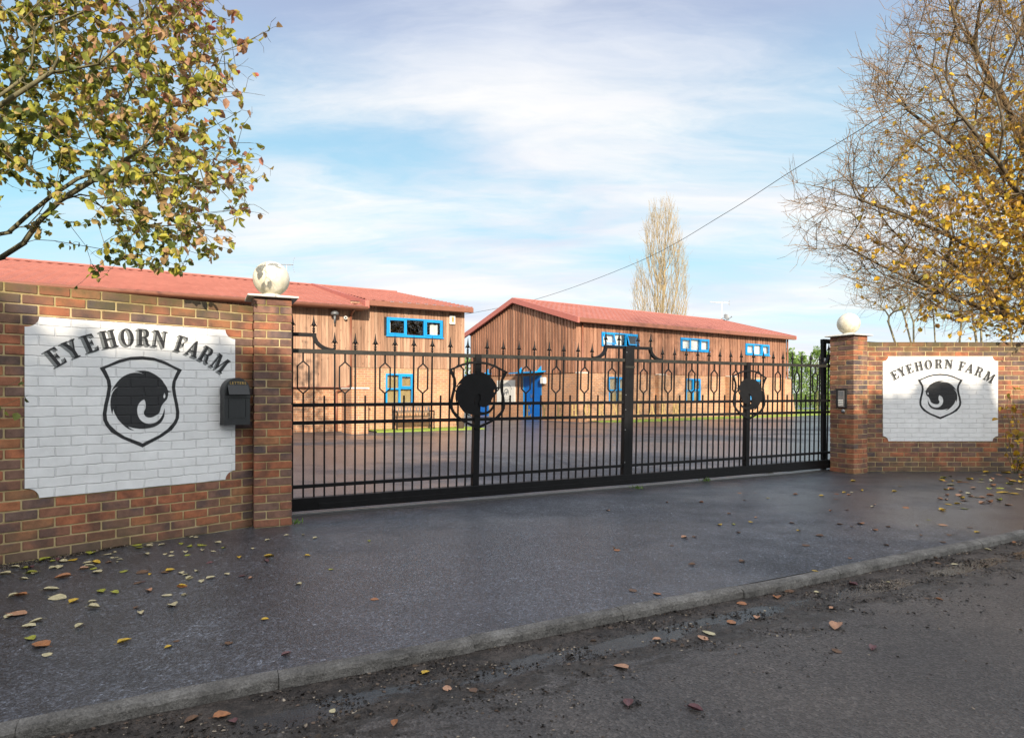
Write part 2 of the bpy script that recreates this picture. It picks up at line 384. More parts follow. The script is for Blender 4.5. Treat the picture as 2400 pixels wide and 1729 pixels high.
def mat_far_brick(tone=1.0):
    m = M('building_brick', 0.9); o = m.obj(); s = m.sepz(o)
    v = m.n('ShaderNodeCombineXYZ'); m.L.new(m.math('ADD', s[0], s[1]), v.inputs[0]); m.L.new(s[2], v.inputs[1])
    bt = m.n('ShaderNodeTexBrick', offset=0.5); m.L.new(v.outputs[0], bt.inputs['Vector']); bt.inputs['Scale'].default_value = 1
    bt.inputs['Brick Width'].default_value = 0.225; bt.inputs['Row Height'].default_value = 0.075; bt.inputs['Mortar Size'].default_value = 0.007; bt.inputs['Mortar Smooth'].default_value = 0.3
    bt.inputs['Color1'].default_value = (0.44*tone, 0.21*tone, 0.11*tone, 1); bt.inputs['Color2'].default_value = (0.32*tone, 0.17*tone, 0.11*tone, 1); bt.inputs['Mortar'].default_value = (0.52, 0.42, 0.28, 1)
    bt.inputs['Bias'].default_value = -0.15
    c = m.mix(1.0, bt.outputs['Color'], m.ramp(m.noise(m.pos(), 1.3, 6, 0.65), [(0.3, 0.78), (0.7, 1.25)]), 'MULTIPLY')
    m.col(c); m.bump(m.math('MULTIPLY', bt.outputs['Fac'], -1.0), 0.7, 0.008); return m.m
def mat_roof():
    m = M('roof_red', 0.75); o = m.obj(); r = m.attr()
    c = m.ramp(m.noise(m.pos(), 0.8, 8, 0.75), [(0.3, (0.29, 0.105, 0.085)), (0.7, (0.39, 0.155, 0.125))])
    c = m.mix(1.0, c, m.ramp(r, [(0.0, 0.88), (1.0, 1.12)]), 'MULTIPLY')
    m.col(c); m.bump(m.noise(o, 60, 4), 0.3, 0.004); return m.m
def mat_bark(c0, c1, scale=18):
    m = M('bark', 0.9); P = m.pos(); g = m.noise(m.mapv(P, (1, 1, 0.4)), scale, 6, 0.65)
    m.col(m.ramp(g, [(0.3, c0), (0.7, c1)])); m.bump(g, 0.5, 0.01); return m.m
def mat_leaf(name, stops, trans=0.35, rough=0.55):
    m = M(name, rough); r = m.attr()
    c = m.ramp(r, stops)
    c = m.mix(1.0, c, m.ramp(m.noise(m.pos(), 40, 3), [(0.3, 0.75), (0.7, 1.2)]), 'MULTIPLY')
    m.col(c)
    t = m.n('ShaderNodeBsdfTranslucent'); m.L.new(c, t.inputs[0]); mx = m.n('ShaderNodeMixShader'); mx.inputs[0].default_value = trans
    m.L.new(m.b.outputs[0], mx.inputs[1]); m.L.new(t.outputs[0], mx.inputs[2]); m.L.new(mx.outputs[0], m.out.inputs[0]); return m.m
def mat_glass():
    m = M('window_glass', 0.04); m.N.remove(m.b)
    t = m.n('ShaderNodeBsdfTransparent'); t.inputs[0].default_value = (0.97, 0.98, 0.98, 1)
    g = m.n('ShaderNodeBsdfGlossy'); g.inputs['Roughness'].default_value = 0.02
    lw = m.n('ShaderNodeLayerWeight'); lw.inputs[0].default_value = .5; fr4 = m.math('POWER', lw.outputs['Facing'], 4.0)
    mx = m.n('ShaderNodeMixShader'); m.L.new(m.math('MULTIPLY_ADD', fr4, 0.6, 0.05), mx.inputs[0])
    m.L.new(t.outputs[0], mx.inputs[1]); m.L.new(g.outputs[0], mx.inputs[2]); m.L.new(mx.outputs[0], m.out.inputs[0]); return m.m
def mat_grass():
    m = M('grass', 0.9); P = m.pos()
    m.col(m.ramp(m.noise(P, 3, 7, 0.7), [(0.3, (0.17, 0.26, 0.03)), (0.7, (0.32, 0.42, 0.07))])); m.bump(m.noise(P, 60, 5), 1.0, 0.03); return m.m
def mat_ball():
    m = M('stone_ball', 0.5); P = m.pos(); z = m.sepz(m.obj())[2]
    n1 = m.noise(P, 7, 7, 0.65)
    c = m.ramp(n1, [(0.3, (0.60, 0.55, 0.42)), (0.6, (0.74, 0.70, 0.60))])
    al = m.math('ADD', m.math('MULTIPLY', m.math('SUBTRACT', 0.0, z), 3.4), m.math('MULTIPLY', m.math('SUBTRACT', m.noise(m.mapv(P, (1, 1, 0.35)), 16, 6, 0.7), 0.5), 2.0))
    c = m.mix(m.ramp(al, [(0.0, 0.0), (0.8, 0.7)]), c, (0.22, 0.20, 0.09)); m.col(c); m.bump(m.noise(P, 70, 5), 0.25, 0.003); return m.m

def mat_kerb():
    m = M('kerb_concrete', .78); P = m.pos(); o = m.obj()
    c = m.ramp(m.noise(P, 5, 8, .7), [(.3, (.055, .052, .048)), (.5, (.14, .132, .122)), (.72, (.25, .24, .225))])
    c = m.mix(1.0, c, m.ramp(m.noise(P, 90, 4, .7), [(.3, .55), (.7, 1.4)]), 'MULTIPLY')
    m.col(c); m.bump(m.math('ADD', m.noise(P, 28, 8, .75), m.math('MULTIPLY', m.noise(P, 120, 3), .5)), 1.0, .012); return m.m
MB_brick = mat_brick_wall(); PIL_brick = mat_brick_wall(False); MB_mortar = mat_mortar()
PAINT_L = mat_paint((0.82, 0.83, 0.84), 'white_masonry_paint_a', 0.198, 0.0)
PAINT_R = mat_paint((0.82, 0.83, 0.84), 'white_masonry_paint_b', 0.225, 0.0)
BLACKP_L = mat_paint((0.020, 0.021, 0.024), 'black_masonry_paint_a', 0.198, 0.0)
BLACKP_R = mat_paint((0.020, 0.021, 0.024), 'black_masonry_paint_b', 0.225, 0.0)
GREYP_L = mat_paint((0.22, 0.235, 0.24), 'grey_masonry_paint_a', 0.198, 0.0)
GREYP_R = mat_paint((0.22, 0.235, 0.24), 'grey_masonry_paint_b', 0.225, 0.0)
TARMAC = mat_tarmac(); ROAD = mat_road()
IRON = plain('black_iron', (0.006, 0.006, 0.007), 0.5, 0.0, 0.4, 9, 0.15, 0.22)
IRON_W = plain('worn_iron', (0.022, 0.022, 0.019), 0.6, 0.0, 0.5, 14, 0.3, 0.3)
BRASS = plain('aged_brass', (0.42, 0.30, 0.12), 0.5, 0.3, 0.3, 30)
BALL = mat_ball()
CAPST = plain('white_capstone', (0.60, 0.59, 0.55), 0.75, 0, 0.3, 9, 0.2)
KERB = mat_kerb()
TIM_L = mat_timber((0.31, 0.17, 0.105), (0.38, 0.225, 0.145), (0.44, 0.275, 0.185))
TIM_R = mat_timber((0.235, 0.112, 0.068), (0.31, 0.15, 0.092), (0.39, 0.205, 0.13))
FBRICK = mat_far_brick(1.0); ROOF = mat_roof()
FASCIA = plain('brown_fascia', (0.22, 0.085, 0.05), 0.45, 0, 0.1)
REDTRIM = plain('red_verge', (0.42, 0.13, 0.10), 0.5, 0, 0.1)
BLUE = plain('blue_paint', (0.0, 0.25, 0.60), 0.4, 0, 0.08)
BLUED = plain('blue_door_paint', (0.0, 0.12, 0.50), 0.42, 0, 0.08)
GLASS = mat_glass()
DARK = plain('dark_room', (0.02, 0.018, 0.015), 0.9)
CURTAIN = plain('net_curtain', (0.62, 0.62, 0.58), 0.9, 0, 0.12, 8)
BLIND = plain('tan_blind', (0.33, 0.24, 0.11), 0.9, 0, 0.15, 5)
GRASS = mat_grass()
WHITE = plain('white_plastic', (0.72, 0.72, 0.68), 0.4, 0, 0.06)
STEEL = plain('steel', (0.35, 0.36, 0.37), 0.35, 0.8, 0.15)
GREYM = plain('grey_metal', (0.16, 0.17, 0.18), 0.5, 0.3, 0.2)
BLACK_PL = plain('black_cast_box', (0.016, 0.018, 0.020), 0.38, 0, 0.3, 20, 0.1)
GOLD = plain('gold_letters', (0.55, 0.36, 0.10), 0.45, 0.2)
EARTH = plain('earth', (0.06, 0.05, 0.03), 0.95, 0, 0.4, 1.5, 0.5)
CONC = plain('wet_concrete', (0.055, 0.055, 0.057), 0.6, 0, 0.3, 8, 0.4)

# ------------------------------------------------------------------ the ground
KA = math.atan2(5.40 - 2.24, 4.47 + 1.86)            # kerb direction
KO = (-1.86, 2.24)
kd = Vector((math.cos(KA), math.sin(KA), 0)); kn_ = Vector((-math.sin(KA), math.cos(KA), 0)); KO3 = Vector((KO[0], KO[1], 0))
m = MB(); m.poly([(-700, -700, -0.16), (700, -700, -0.16), (700, 900, -0.16), (-700, 900, -0.16)])
setp(m.build('ground', EARTH), kind='structure')
m = MB(); m.poly([(-60, -8, 0), (60, -8, 0), (60, 0.02, 0), (-60, 0.02, 0)])
setp(m.build('road', ROAD, loc=(KO[0], KO[1], -0.045), rot=(0, 0, KA)), kind='structure')
m = MB()
def KP(a, b, z): p = KO3 + kd * a + kn_ * b; return (p.x, p.y, z)
m.poly([KP(-30, 0.055, 0), KP(60, 0.055, 0), (60, 60, 0), (-60, 60, 0), (-60, -20, 0)])
setp(m.build('drive', TARMAC), kind='structure')
m = MB(); a = -9.0; krng = random.Random(5)
cx_k = [-7.6]
while a < 26:
    L_ = 0.905; wob = krng.uniform(-0.006, 0.006); hh = 0.004 + krng.uniform(-0.002, 0.004)
    n = 22
    prof0 = [(-0.026, -0.050), (-0.021, -0.016), (-0.010, -0.002), (0.012, hh), (0.045, hh), (0.066, -0.004), (0.070, -0.05)]
    b = len(m.v)
    for i in range(n + 1):
        t = a + 0.0015 + (L_ - 0.003) * i / n
        for j, (y, z) in enumerate(prof0):
            e = krng.uniform(-0.0045, 0.0045) if j < 4 else krng.uniform(-0.002, 0.002)
            # slow waviness of an old kerb
            wv = 0.018 * math.sin(t * 0.9 + 1.0) + 0.008 * math.sin(t * 2.7)
            m.v.append((t, y + wob + e + wv, z + (e * 0.5 if j in (1, 2) else 0)))
    k = len(prof0)
    for i in range(n):
        for j in range(k - 1):
            m.f.append((b + i*k + j, b + (i+1)*k + j, b + (i+1)*k + j + 1, b + i*k + j + 1)); m.r.append(0.5)
    m.f.append(tuple(b + j for j in range(k))); m.r.append(.5); m.f.append(tuple(b + n*k + j for j in range(k))[::-1]); m.r.append(.5)
    a += L_
setp(m.build('kerb', KERB, loc=(KO[0], KO[1], 0.006), rot=(0, 0, KA), smooth=False), kind='structure')

# frames of the gate line, walls and buildings
GA = R(26.57); gd = Vector((math.cos(GA), math.sin(GA), 0)); gn = Vector((-math.sin(GA), math.cos(GA), 0))
A = Vector((-2.337, 5.60, 0)); B = A + gd * 8.39
G0 = A + gn * 0.47
WL = (-2.38, 5.69); WLA = R(45.4)
WR = (5.35, 9.68); WRA = 0.0
LB = (-1.70, 22.0); LBA = R(30.1)
RB = (2.67, 26.0); RBA = R(34.2)

# concrete channel the gate runs over
m = MB(); m.box(0.3, 9.0, -0.12, 0.11, -0.03, 0.004); setp(m.build('gate_channel', CONC, loc=G0, rot=(0, 0, GA)), kind='structure')
m = MB(); m.box(0.3, 9.0, -0.012, 0.012, 0.0, 0.018)
m.build('track_rail', STEEL, loc=G0, rot=(0, 0, GA)); o = bpy.data.objects['track_rail']; o['kind'] = 'structure'

# ------------------------------------------------------------------ brick walls and pillars
br = random.Random(21)
def rb(): return min(1, max(0, br.random()))
def brick_wall(name, loc, ang, x0, x1, courses, bw, label, thick=0.215):
    root = empty(name, loc, ang, label, 'wall', 'garden walls either side of the gate')
    m = MB(); bl = bw - 0.011
    for c in range(courses):
        z = c * 0.075; off = (c % 2) * 0.5 * bw
        k0 = math.floor((x0 - off) / bw)
        k = k0
        while k * bw + off < x1:
            a = max(x0, k * bw + off + 0.0055); b = min(x1, k * bw + off + bw - 0.0055)
            if b - a > 0.02:
                dy = br.uniform(-0.0022, 0.0022); dz = br.uniform(-0.0012, 0.0012)
                m.box(a, b, dy, thick + dy, z + 0.005 + dz, z + 0.070 + dz, rb(), 0.0045)
            k += 1
    m.build('bricks', MB_brick, root)
    m = MB(); m.box(x0 + 0.004, x1 - 0.004, 0.006, thick - 0.006, -0.05, courses * 0.075 - 0.004); m.build('mortar', MB_mortar, root)
    return root
wall_l = brick_wall('brick_wall', (WL[0], WL[1], 0), WLA, -4.4, 0.0, 27, 0.198, 'red brown brick wall with the letterbox on it, mossy along its top, left of the gate')
wall_r = brick_wall('brick_wall', (WR[0], WR[1], 0), WRA, 0.0, 6.5, 27, 0.225, 'dappled brick wall under the twiggy yellow leaved tree, right of the gate')

def pillar(loc, ang, w, d, label):
    root = empty('gate_pillar', loc, ang, label, 'gate pillar', 'brick gate pillars with stone balls')
    m = MB(); sx = w / 0.328; sy = d / 0.328
    for c in range(28):
        z = c * 0.075 - 0.0; j = 0.005
        P = [(0, .2155, 0, .1025), (.2255, .328, 0, .2155), (.1125, .328, .2255, .328), (0, .1025, .1125, .328)]
        if c % 2: P = [(.328 - b, .328 - a, y0, y1) for a, b, y0, y1 in P]
        for a, b, y0, y1 in P:
            e = br.uniform(-0.0018, 0.0018); f = br.uniform(-0.0018, 0.0018)
            m.box(a * sx + e, b * sx + e, y0 * sy + f, y1 * sy + f, z + j, z + 0.070, rb(), 0.0045)
    m.build('bricks', PIL_brick, root)
    m = MB(); m.box(0.006, w - 0.006, 0.006, d - 0.006, -0.05, 2.097); m.build('mortar', MB_mortar, root)
    m = MB(); e = 0.055
    m.box(-e, w + e, -e, d + e, 2.100, 2.118, 0.5, 0.004); 
    b = len(m.v)
    o1 = [(-e + .004, -e + .004), (w + e - .004, -e + .004), (w + e - .004, d + e - .004), (-e + .004, d + e - .004)]; i1 = [(0.08, 0.08), (w - 0.08, 0.08), (w - 0.08, d - 0.08), (0.08, d - 0.08)]
    m.v += [(x, y, 2.1175) for x, y in o1] + [(x, y, 2.140) for x, y in i1]
    for k in range(4):
        q = (k + 1) % 4; m.f.append((b + k, b + q, b + 4 + q, b + 4 + k)); m.r.append(.5)
    m.f.append((b + 4, b + 5, b + 6, b + 7)); m.r.append(.5)
    m.build('cap', CAPST, root)
    m = MB(); rr = 0.163; prof = []
    for i in range(33):
        t = -math.pi / 2 + math.pi * i / 32; prof.append((max(rr * math.cos(t), 1e-4), rr * math.sin(t)))
    m.lathe(prof, 48); o = m.build('ball', BALL, root, loc=(w / 2, d / 2, 2.140 + rr - 0.004), smooth=True)
    m = MB(); m.lathe([(0.03, 2.132), (0.085, 2.134), (0.088, 2.145), (0.07, 2.156), (0.0001, 2.158)], 32, w / 2, d / 2); m.build('ball_seat', CAPST, root, smooth=True)
    return root
pil_l = pillar(A, GA, 0.328, 0.34, 'brick pillar with stone ball nearest the camera, beside the letterbox')
pil_r = pillar(B, GA, 0.328, 0.40, 'brick pillar with stone ball and the intercom set in its side')

# ------------------------------------------------------------------ signs painted on the walls
GLY = {
 'E': (0.80, [[(0,0),(.74,0),(.80,.26),(.74,.26),(.66,.12),(.55,.07),(.34,.07),(.34,.47),(.46,.47),(.52,.36),(.57,.36),(.57,.66),(.52,.66),(.46,.54),(.34,.54),(.34,.93),(.53,.93),(.64,.88),(.70,.76),(.76,.76),(.72,1),(0,1),(0,.94),(.12,.92),(.12,.08),(0,.06)]]),
 'F': (0.76, [[(0,0),(.46,0),(.46,.06),(.34,.08),(.34,.45),(.46,.45),(.52,.34),(.57,.34),(.57,.64),(.52,.64),(.46,.52),(.34,.52),(.34,.93),(.53,.93),(.64,.88),(.70,.74),(.76,.74),(.72,1),(0,1),(0,.94),(.12,.92),(.12,.08),(0,.06)]]),
 'H': (0.96, [[(0,0),(.42,0),(.42,.06),(.32,.08),(.32,.46),(.64,.46),(.64,.08),(.54,.06),(.54,0),(.96,0),(.96,.06),(.86,.08),(.86,.92),(.96,.94),(.96,1),(.54,1),(.54,.94),(.64,.92),(.64,.54),(.32,.54),(.32,.92),(.42,.94),(.42,1),(0,1),(0,.94),(.10,.92),(.10,.08),(0,.06)]]),
 'Y': (0.92, [[(.24,0),(.68,0),(.68,.06),(.57,.08),(.57,.42),(.80,.90),(.92,.94),(.92,1),(.58,1),(.58,.94),(.70,.91),(.53,.54),(.34,.91),(.43,.94),(.43,1),(0,1),(0,.94),(.09,.91),(.35,.40),(.35,.08),(.24,.06)]]),
 'O': (0.90, [ell(.45,.5,.44,.52), ell(.45,.5,.21,.46)]),
 'R': (0.90, [[(0,0),(.42,0),(.42,.06),(.32,.08),(.32,.46),(.42,.46),(.50,.42),(.58,.10),(.68,0),(.88,0),(.90,.06),(.82,.08),(.76,.14),(.70,.40),(.62,.49),(.74,.56),(.80,.66),(.80,.80),(.74,.92),(.62,.99),(.50,1),(0,1),(0,.94),(.10,.92),(.10,.08),(0,.06)],
              [(.32,.53),(.46,.53),(.54,.58),(.58,.68),(.58,.80),(.54,.89),(.46,.93),(.32,.93)]]),
 'N': (1.00, [[(0,0),(.36,0),(.36,.06),(.25,.08),(.25,.74),(.80,-.02),(.88,-.02),(.88,.92),(1,.94),(1,1),(.66,1),(.66,.94),(.78,.92),(.78,.38),(.34,1),(0,1),(0,.94),(.13,.88),(.15,.85),(.15,.08),(0,.06)]]),
 'A': (0.96, [[(0,0),(.30,0),(.30,.06),(.20,.09),(.26,.28),(.56,.28),(.62,.09),(.52,.06),(.52,0),(.96,0),(.96,.06),(.87,.09),(.56,1.02),(.46,1.02),(.10,.09),(0,.06)],
              [(.29,.36),(.53,.36),(.41,.76)]]),
 'M': (1.18, [[(0,0),(.32,0),(.32,.06),(.21,.08),(.21,.78),(.50,0),(.58,0),(.86,.76),(.86,.08),(.76,.06),(.76,0),(1.18,0),(1.18,.06),(1.08,.08),(1.08,.92),(1.18,.94),(1.18,1),(.86,1),(.61,.32),(.36,1),(0,1),(0,.94),(.11,.92),(.11,.08),(0,.06)]]),
}
def glyph(ch, h, sx, rot, x, z):
    """outlines of a letter whose baseline centre stands at x, z"""
    w, loops = GLY[ch]; out = []; c, s = math.cos(rot), math.sin(rot)
    for lp in loops:
        out.append([(x + c * (px - w/2) * h * sx - s * pz * h, z + s * (px - w/2) * h * sx + c * pz * h) for px, pz in lp])
    return out
SH_O = [(0,1),(.28,.99),(.55,.955),(.8,.9),(1.0,.862),(.92,.80),(.84,.73),(.82,.66),(.85,.57),(.90,.47),(.93,.38),(.92,.31),(.86,.25),(.74,.18),(.5,.11),(.25,.055),(0,0)]
SH_I = [(0,.965),(.3,.955),(.55,.92),(.75,.882),(.88,.855),(.82,.80),(.755,.73),(.735,.66),(.765,.57),(.815,.47),(.845,.38),(.83,.31),(.77,.26),(.62,.19),(.42,.128),(.2,.085),(0,.045)]
def shield_loops(cx, hw, z0, z1):
    out = []
    for S in (SH_O, SH_I):
        full = S + [(-x, z) for x, z in S[-2:0:-1]]
        out.append([(cx + x * hw, z0 + z * (z1 - z0)) for x, z in full])
    return out
HORSE = [(1110,520),(1180,510),(1250,515),(1310,540),(1360,570),(1410,610),(1432,645),(1458,680),(1474,715),(1480,736),(1527,742),(1482,752),(1480,790),(1470,825),(1447,852),(1420,880),(1402,915),(1392,955),(1380,985),(1340,1010),(1300,1028),(1260,1030),(1230,1018),(1215,995),(1213,965),(1225,945),(1235,920),(1233,880),(1227,850),(1216,830),(1190,842),(1160,870),(1143,905),(1137,950),(1143,1000),(1160,1040),(1190,1072),(1230,1095),(1280,1103),(1330,1093),(1380,1060),(1415,1010),(1433,960),(1440,928),(1445,970),(1437,1020),(1417,1065),(1382,1105),(1330,1133),(1260,1150),(1180,1156),(1100,1147),(1035,1130),(1060,1150),(1107,1174),(1050,1162),(1005,1132),(960,1090),(922,1045),(897,1000),(881,960),(873,932),(863,997),(850,950),(842,900),(843,840),(855,780),(877,735),(905,705),(934,685),(888,705),(850,752),(866,712),(900,660),(950,600),(1010,560),(1080,537),(1150,534),(1216,552),(1160,527)]
HEYE = [(1441,758),(1451,780),(1450,803),(1438,822),(1427,806),(1430,780)]
def horse_loops(cx, hw, z0, z1, flip):
    """traced on the left sign, normalised by its shield"""
    X0 = -0.905; 
    out = []
    for P in (smooth_loop(HORSE, 1), HEYE):
        lp = []
        for qx, qy in P:
            t, z = plane_pt(80 + qx / 4.725, 760 + qy / 4.725, WL, WLA)
            u = (t - X0) / 0.297; v = (z - 0.785) / 0.741
            lp.append((cx + (-u if flip else u) * hw, z0 + v * (z1 - z0)))
        out.append(lp)
    return out
def notched(x0, x1, z0, z1, a, b):
    P = []
    for cx, cz, s in ((x0, z0, 0), (x1, z0, 90), (x1, z1, 180), (x0, z1, 270)):
        for i in range(9):
            t = R(s + 90 - i * 90 / 8); P.append((cx + a * math.cos(t), cz + b * math.sin(t)))
    return P
def sign(root, wp, panel, notch, shield, xs, circ, h, sx, flip, mats, sh):
    pw, pb, pg = mats
    me = flat([notched(*panel, *notch)], 0.003); p = link('painted_panel', me, pw, root, loc=(0, -0.0058, 0))
    o = link('painted_shield', flat(shield_loops(*shield), 0.001), pb, p, loc=(0, -0.0022, 0))
    o = link('painted_horse', flat(horse_loops(*shield, flip), 0.001), pb, p, loc=(0, -0.0022, 0))
    cx, r, cz = circ
    for ch, x in zip('EYEHORNFARM', xs):
        th = -math.asin((x - cx) / r); z = cz + r * math.cos(th)
        g = glyph(ch, h, sx, th, x, z)
        link('letter_shadow', flat([[(a - sh, b - sh * 0.75) for a, b in lp] for lp in g], 0.0008), pg, p, loc=(0, -0.0016, 0))
        for q, (dx, dz) in enumerate(((1.17, 0.88),)):
            link('letter_shadow', flat([[(a - sh * 0.5, b - sh * 0.38) for a, b in lp] for lp in g], 0.0006), pg, p, loc=(0, -0.0025, 0))
        link('letter', flat(g, 0.0008), pb, p, loc=(0, -0.0037, 0))
sign(wall_l, WL, (-1.665, -0.165, 0.455, 1.788), (0.085, 0.078), (-0.905, 0.297, 0.785, 1.526),
     [-1.44, -1.345, -1.238, -1.122, -1.006, -0.895, -0.785, -0.632, -0.540, -0.442, -0.335], (-0.893, 0.96, 0.652), 0.138, 0.76, False, (PAINT_L, BLACKP_L, GREYP_L), 0.017)
sign(wall_r, WR, (0.45, 2.25, 0.473, 1.797), (0.085, 0.078), (1.346, 0.352, 0.817, 1.526),
     [0.67, 0.775, 0.892, 1.03, 1.172, 1.325, 1.475, 1.672, 1.79, 1.93, 2.085], (1.35, 1.47, 0.142), 0.142, 0.90, True, (PAINT_R, BLACKP_R, GREYP_R), 0.016)

# ------------------------------------------------------------------ letterbox and intercom
lb = empty('letterbox', (WL[0], WL[1], 0), WLA, 'black arched letterbox lettered in gold, fixed on the white painted wall', 'letterbox')
x0, x1, z0, z1 = -0.298, -0.075, 0.945, 1.362; cxl = (x0 + x1) / 2; rl = (x1 - x0) / 2; zc = z1 - rl
out = [(x0, z0), (x1, z0)] + [(cxl + rl * math.cos(R(t)), zc + rl * math.sin(R(t))) for t in range(0, 181, 10)]
link('box_body', flat([out], 0.10), BLACK_PL, lb, loc=(0, -0.112, 0))
m = MB(); m.poly([(x0 + .028, -0.113, zc + .045), (x1 - .025, -0.113, zc + .045), (x1 - .005, -0.150, zc - .035), (x0 + .045, -0.150, zc - .035)]); 
m = MB(); a_, b_ = x0 + .026, x1 - .018
V = [(a_, -.113, zc + .047), (b_, -.113, zc + .047), (b_, -.150, zc - .036), (a_, -.150, zc - .036), (a_, -.113, zc + .041), (b_, -.113, zc + .041), (b_, -.146, zc - .041), (a_, -.146, zc - .041)]
m.v = V; m.f = [(0, 3, 2, 1), (4, 5, 6, 7), (3, 7, 6, 2), (0, 4, 7, 3), (1, 2, 6, 5), (0, 1, 5, 4)]; m.r = [.5] * 6
m.build('flap', BLACK_PL, lb)
m = MB(); m.box(x0 - .004, x1 + .008, -.120, -.10, zc - .068, zc - .058, .5, .002); m.build('ledge', BLACK_PL, lb)
m = MB()
for bx in ((x0 + .035, x1 - .035, z0 + .062, z0 + .068), (x0 + .035, x1 - .035, zc - .078, zc - .074), (x0 + .035, x0 + .039, z0 + .068, zc - .078), (x1 - .039, x1 - .035, z0 + .068, zc - .078)):
    m.box(bx[0], bx[1], -.117, -.1115, bx[2], bx[3])
m.build('door_frame', BLACK_PL, lb)
link('lettering', text_mesh('LETTERS', 0.034, 0.002), GOLD, lb, loc=(cxl + .004, -.1145, zc + .053))

# the pillar's gate side: plane x=0 of its frame, facing -x
ic = empty('intercom', B, GA, 'small steel intercom panel with white call buttons let into a brick pillar', 'intercom')
def icp(px, py):
    t, z = plane_pt(px, py, (B.x, B.y), GA + math.pi / 2); return t, z
ya, za = icp(1986, 912); yb, zb = icp(1962, 955)
y0, y1 = min(ya, yb), max(ya, yb); z0, z1 = min(za, zb), max(za, zb)
print('intercom', y0, y1, z0, z1)
m = MB(); m.box(-0.028, -0.002, y0, y1, z0, z1, .5, .002)
m.box(-0.034, -0.002, y0 - .006, y1 + .01, z1, z1 + .012); m.build('housing', BLACK_PL, ic)
yy0, yy1 = y0 + .03, y1 - .035
m = MB(); m.box(-0.031, -0.027, yy0, yy1, z0 + .012, z1 - .02, .5, .001); m.build('face_plate', STEEL, ic)
for k in range(4):
    z = z0 + .03 + k * .026
    m = MB(); m.box(-0.035, -0.030, yy0 + .02, yy1 - .004, z, z + .015, .5, .001); m.build('button', WHITE, ic)
m = MB(); m.box(-0.033, -0.030, yy0 + .012, yy1 - .012, z1 - .10, z1 - .035); m.build('speaker_grille', GREYM, ic)
lk = empty('key_switch', B + gn * (y0 + .065) - gd * 0.002 + Vector((0, 0, z0 - .05)), GA, 'round steel key switch just under the intercom', 'key switch')
m = MB()
prof = [(0.0001, -.022), (.012, -.022), (.02, -.018), (.03, -.012), (.032, 0)]
m.lathe(prof, 24); m.build('barrel', STEEL, lk, rot=(0, R(90), 0), smooth=True)

# ------------------------------------------------------------------ the gate
gate = empty('sliding_gate', G0, GA, 'long black iron sliding gate with spear finials and horse shields', 'gate')
D = 0.1035; S0 = 0.389
def lean(x): return 0.024 * min(1, max(0, (x - 0.8) / 1.6))
def gx(k): return S0 + k * D
z_top, z_r1, z_r2, z_lo = 1.65, 1.105, 0.925, 0.285
XE = gx(80.6)
Z1 = 1.815
def rail(name, z, th, y0, y1, x0=S0 - 0.02, x1=None, mat=IRON):
    m = MB(); x1 = x1 or XE; n = 40
    pts = [(x0 + (x1 - x0) * i / n + lean(x0 + (x1 - x0) * i / n) * (z - .2), z) for i in range(n + 1)]
    m.strip(pts, th, y0, y1); return m.build(name, mat, gate)
rail('top_rail', z_top, 0.042, -0.022, 0.022, mat=IRON_W)
rail('middle_rail', z_r1, 0.036, -0.025, 0.025); rail('middle_rail', z_r2, 0.036, -0.025, 0.025); rail('lower_rail', z_lo, 0.034, -0.024, 0.024)
m = MB(); m.box(S0 - .03, XE + .05, -.045, .045, 0.045, 0.172, .5, .004); m.box(S0 + .25, XE - .2, -.052, -.0455, 0.050, 0.110, .5, .002); m.build('base_beam', IRON, gate)
# finial mesh
m = MB()
m.lathe([(.009, -.005), (.009, .012), (.015, .018), (.016, .024), (.009, .031), (.009, .036), (.015, .043), (.015, .049), (.008, .056), (.009, .068), (.017, .076), (.020, .084), (.017, .096), (.012, .116), (.007, .145), (.003, .178), (.0003, .190)], 8)
for k in range(4):
    t = k * math.pi / 2; c, s = math.cos(t), math.sin(t)
    pts = [(.014, .080), (.030, .069), (.0335, .074), (.022, .088), (.0165, .100)]
    for sg in (-.003, .003):
        m.poly([(c * r_ - s * sg, s * r_ + c * sg, z) for r_, z in pts])
fin_me = m.mesh('finial', True); fin_me.materials.append(IRON)
def bar_mesh(name, z1):
    m = MB(); m.box(-.008, .008, -.008, .008, 0.165, z1); me = m.mesh(name); me.materials.append(IRON); return me
full_me = bar_mesh('picket', z_top - .01); tall_me = bar_mesh('tall_picket', Z1 - .01); short_me = bar_mesh('short_bar', 1.20)
m = MB(); hw = .056; t_ = .014
m.box(-.008, .008, -.008, .008, 0.165, 1.222); m.box(-.008, .008, -.008, .008, 1.548, z_top - .01)
path = [(0, 1.222), (-hw, 1.272), (-hw, 1.498), (0, 1.548), (hw, 1.498), (hw, 1.272), (0, 1.222)]
m.strip(path[:4], t_, -.0075, .0075); m.strip(path[3:], t_, -.0072, .0072)
loz_me = m.mesh('lozenge_bar'); loz_me.materials.append(IRON)
sections = [(0.0, 19, 0), (20.3, 19, 0), (41.25, 19, 0), (61.6, 19, 0)]
raised = [(0.0, 2.3, 4.0, 1), (36.25, 43.35, 2.0, 0), (77.6, 80.6, 0, -1)]
def is_raised(k): return k < 2.2 or 36.0 < k < 43.5 or k > 77.4
for st, n, _ in sections:
    for i in range(n):
        k = st + i; x = gx(k); ty = i % 4; th = lean(x); q = x - th * 0.2
        rt = (0, math.atan(th), 0)
        if ty in (0, 2):
            up = is_raised(k)
            p = link('picket', tall_me if up else full_me, None, gate, loc=(q, 0, 0), rot=rt)
            link('finial', fin_me, None, p, loc=(0, 0, (Z1 if up else z_top) + .018))
        elif ty == 1: link('lozenge_bar', loz_me, None, gate, loc=(q, 0, 0), rot=rt)
        else: link('short_bar', short_me, None, gate, loc=(q, 0, 0), rot=rt)
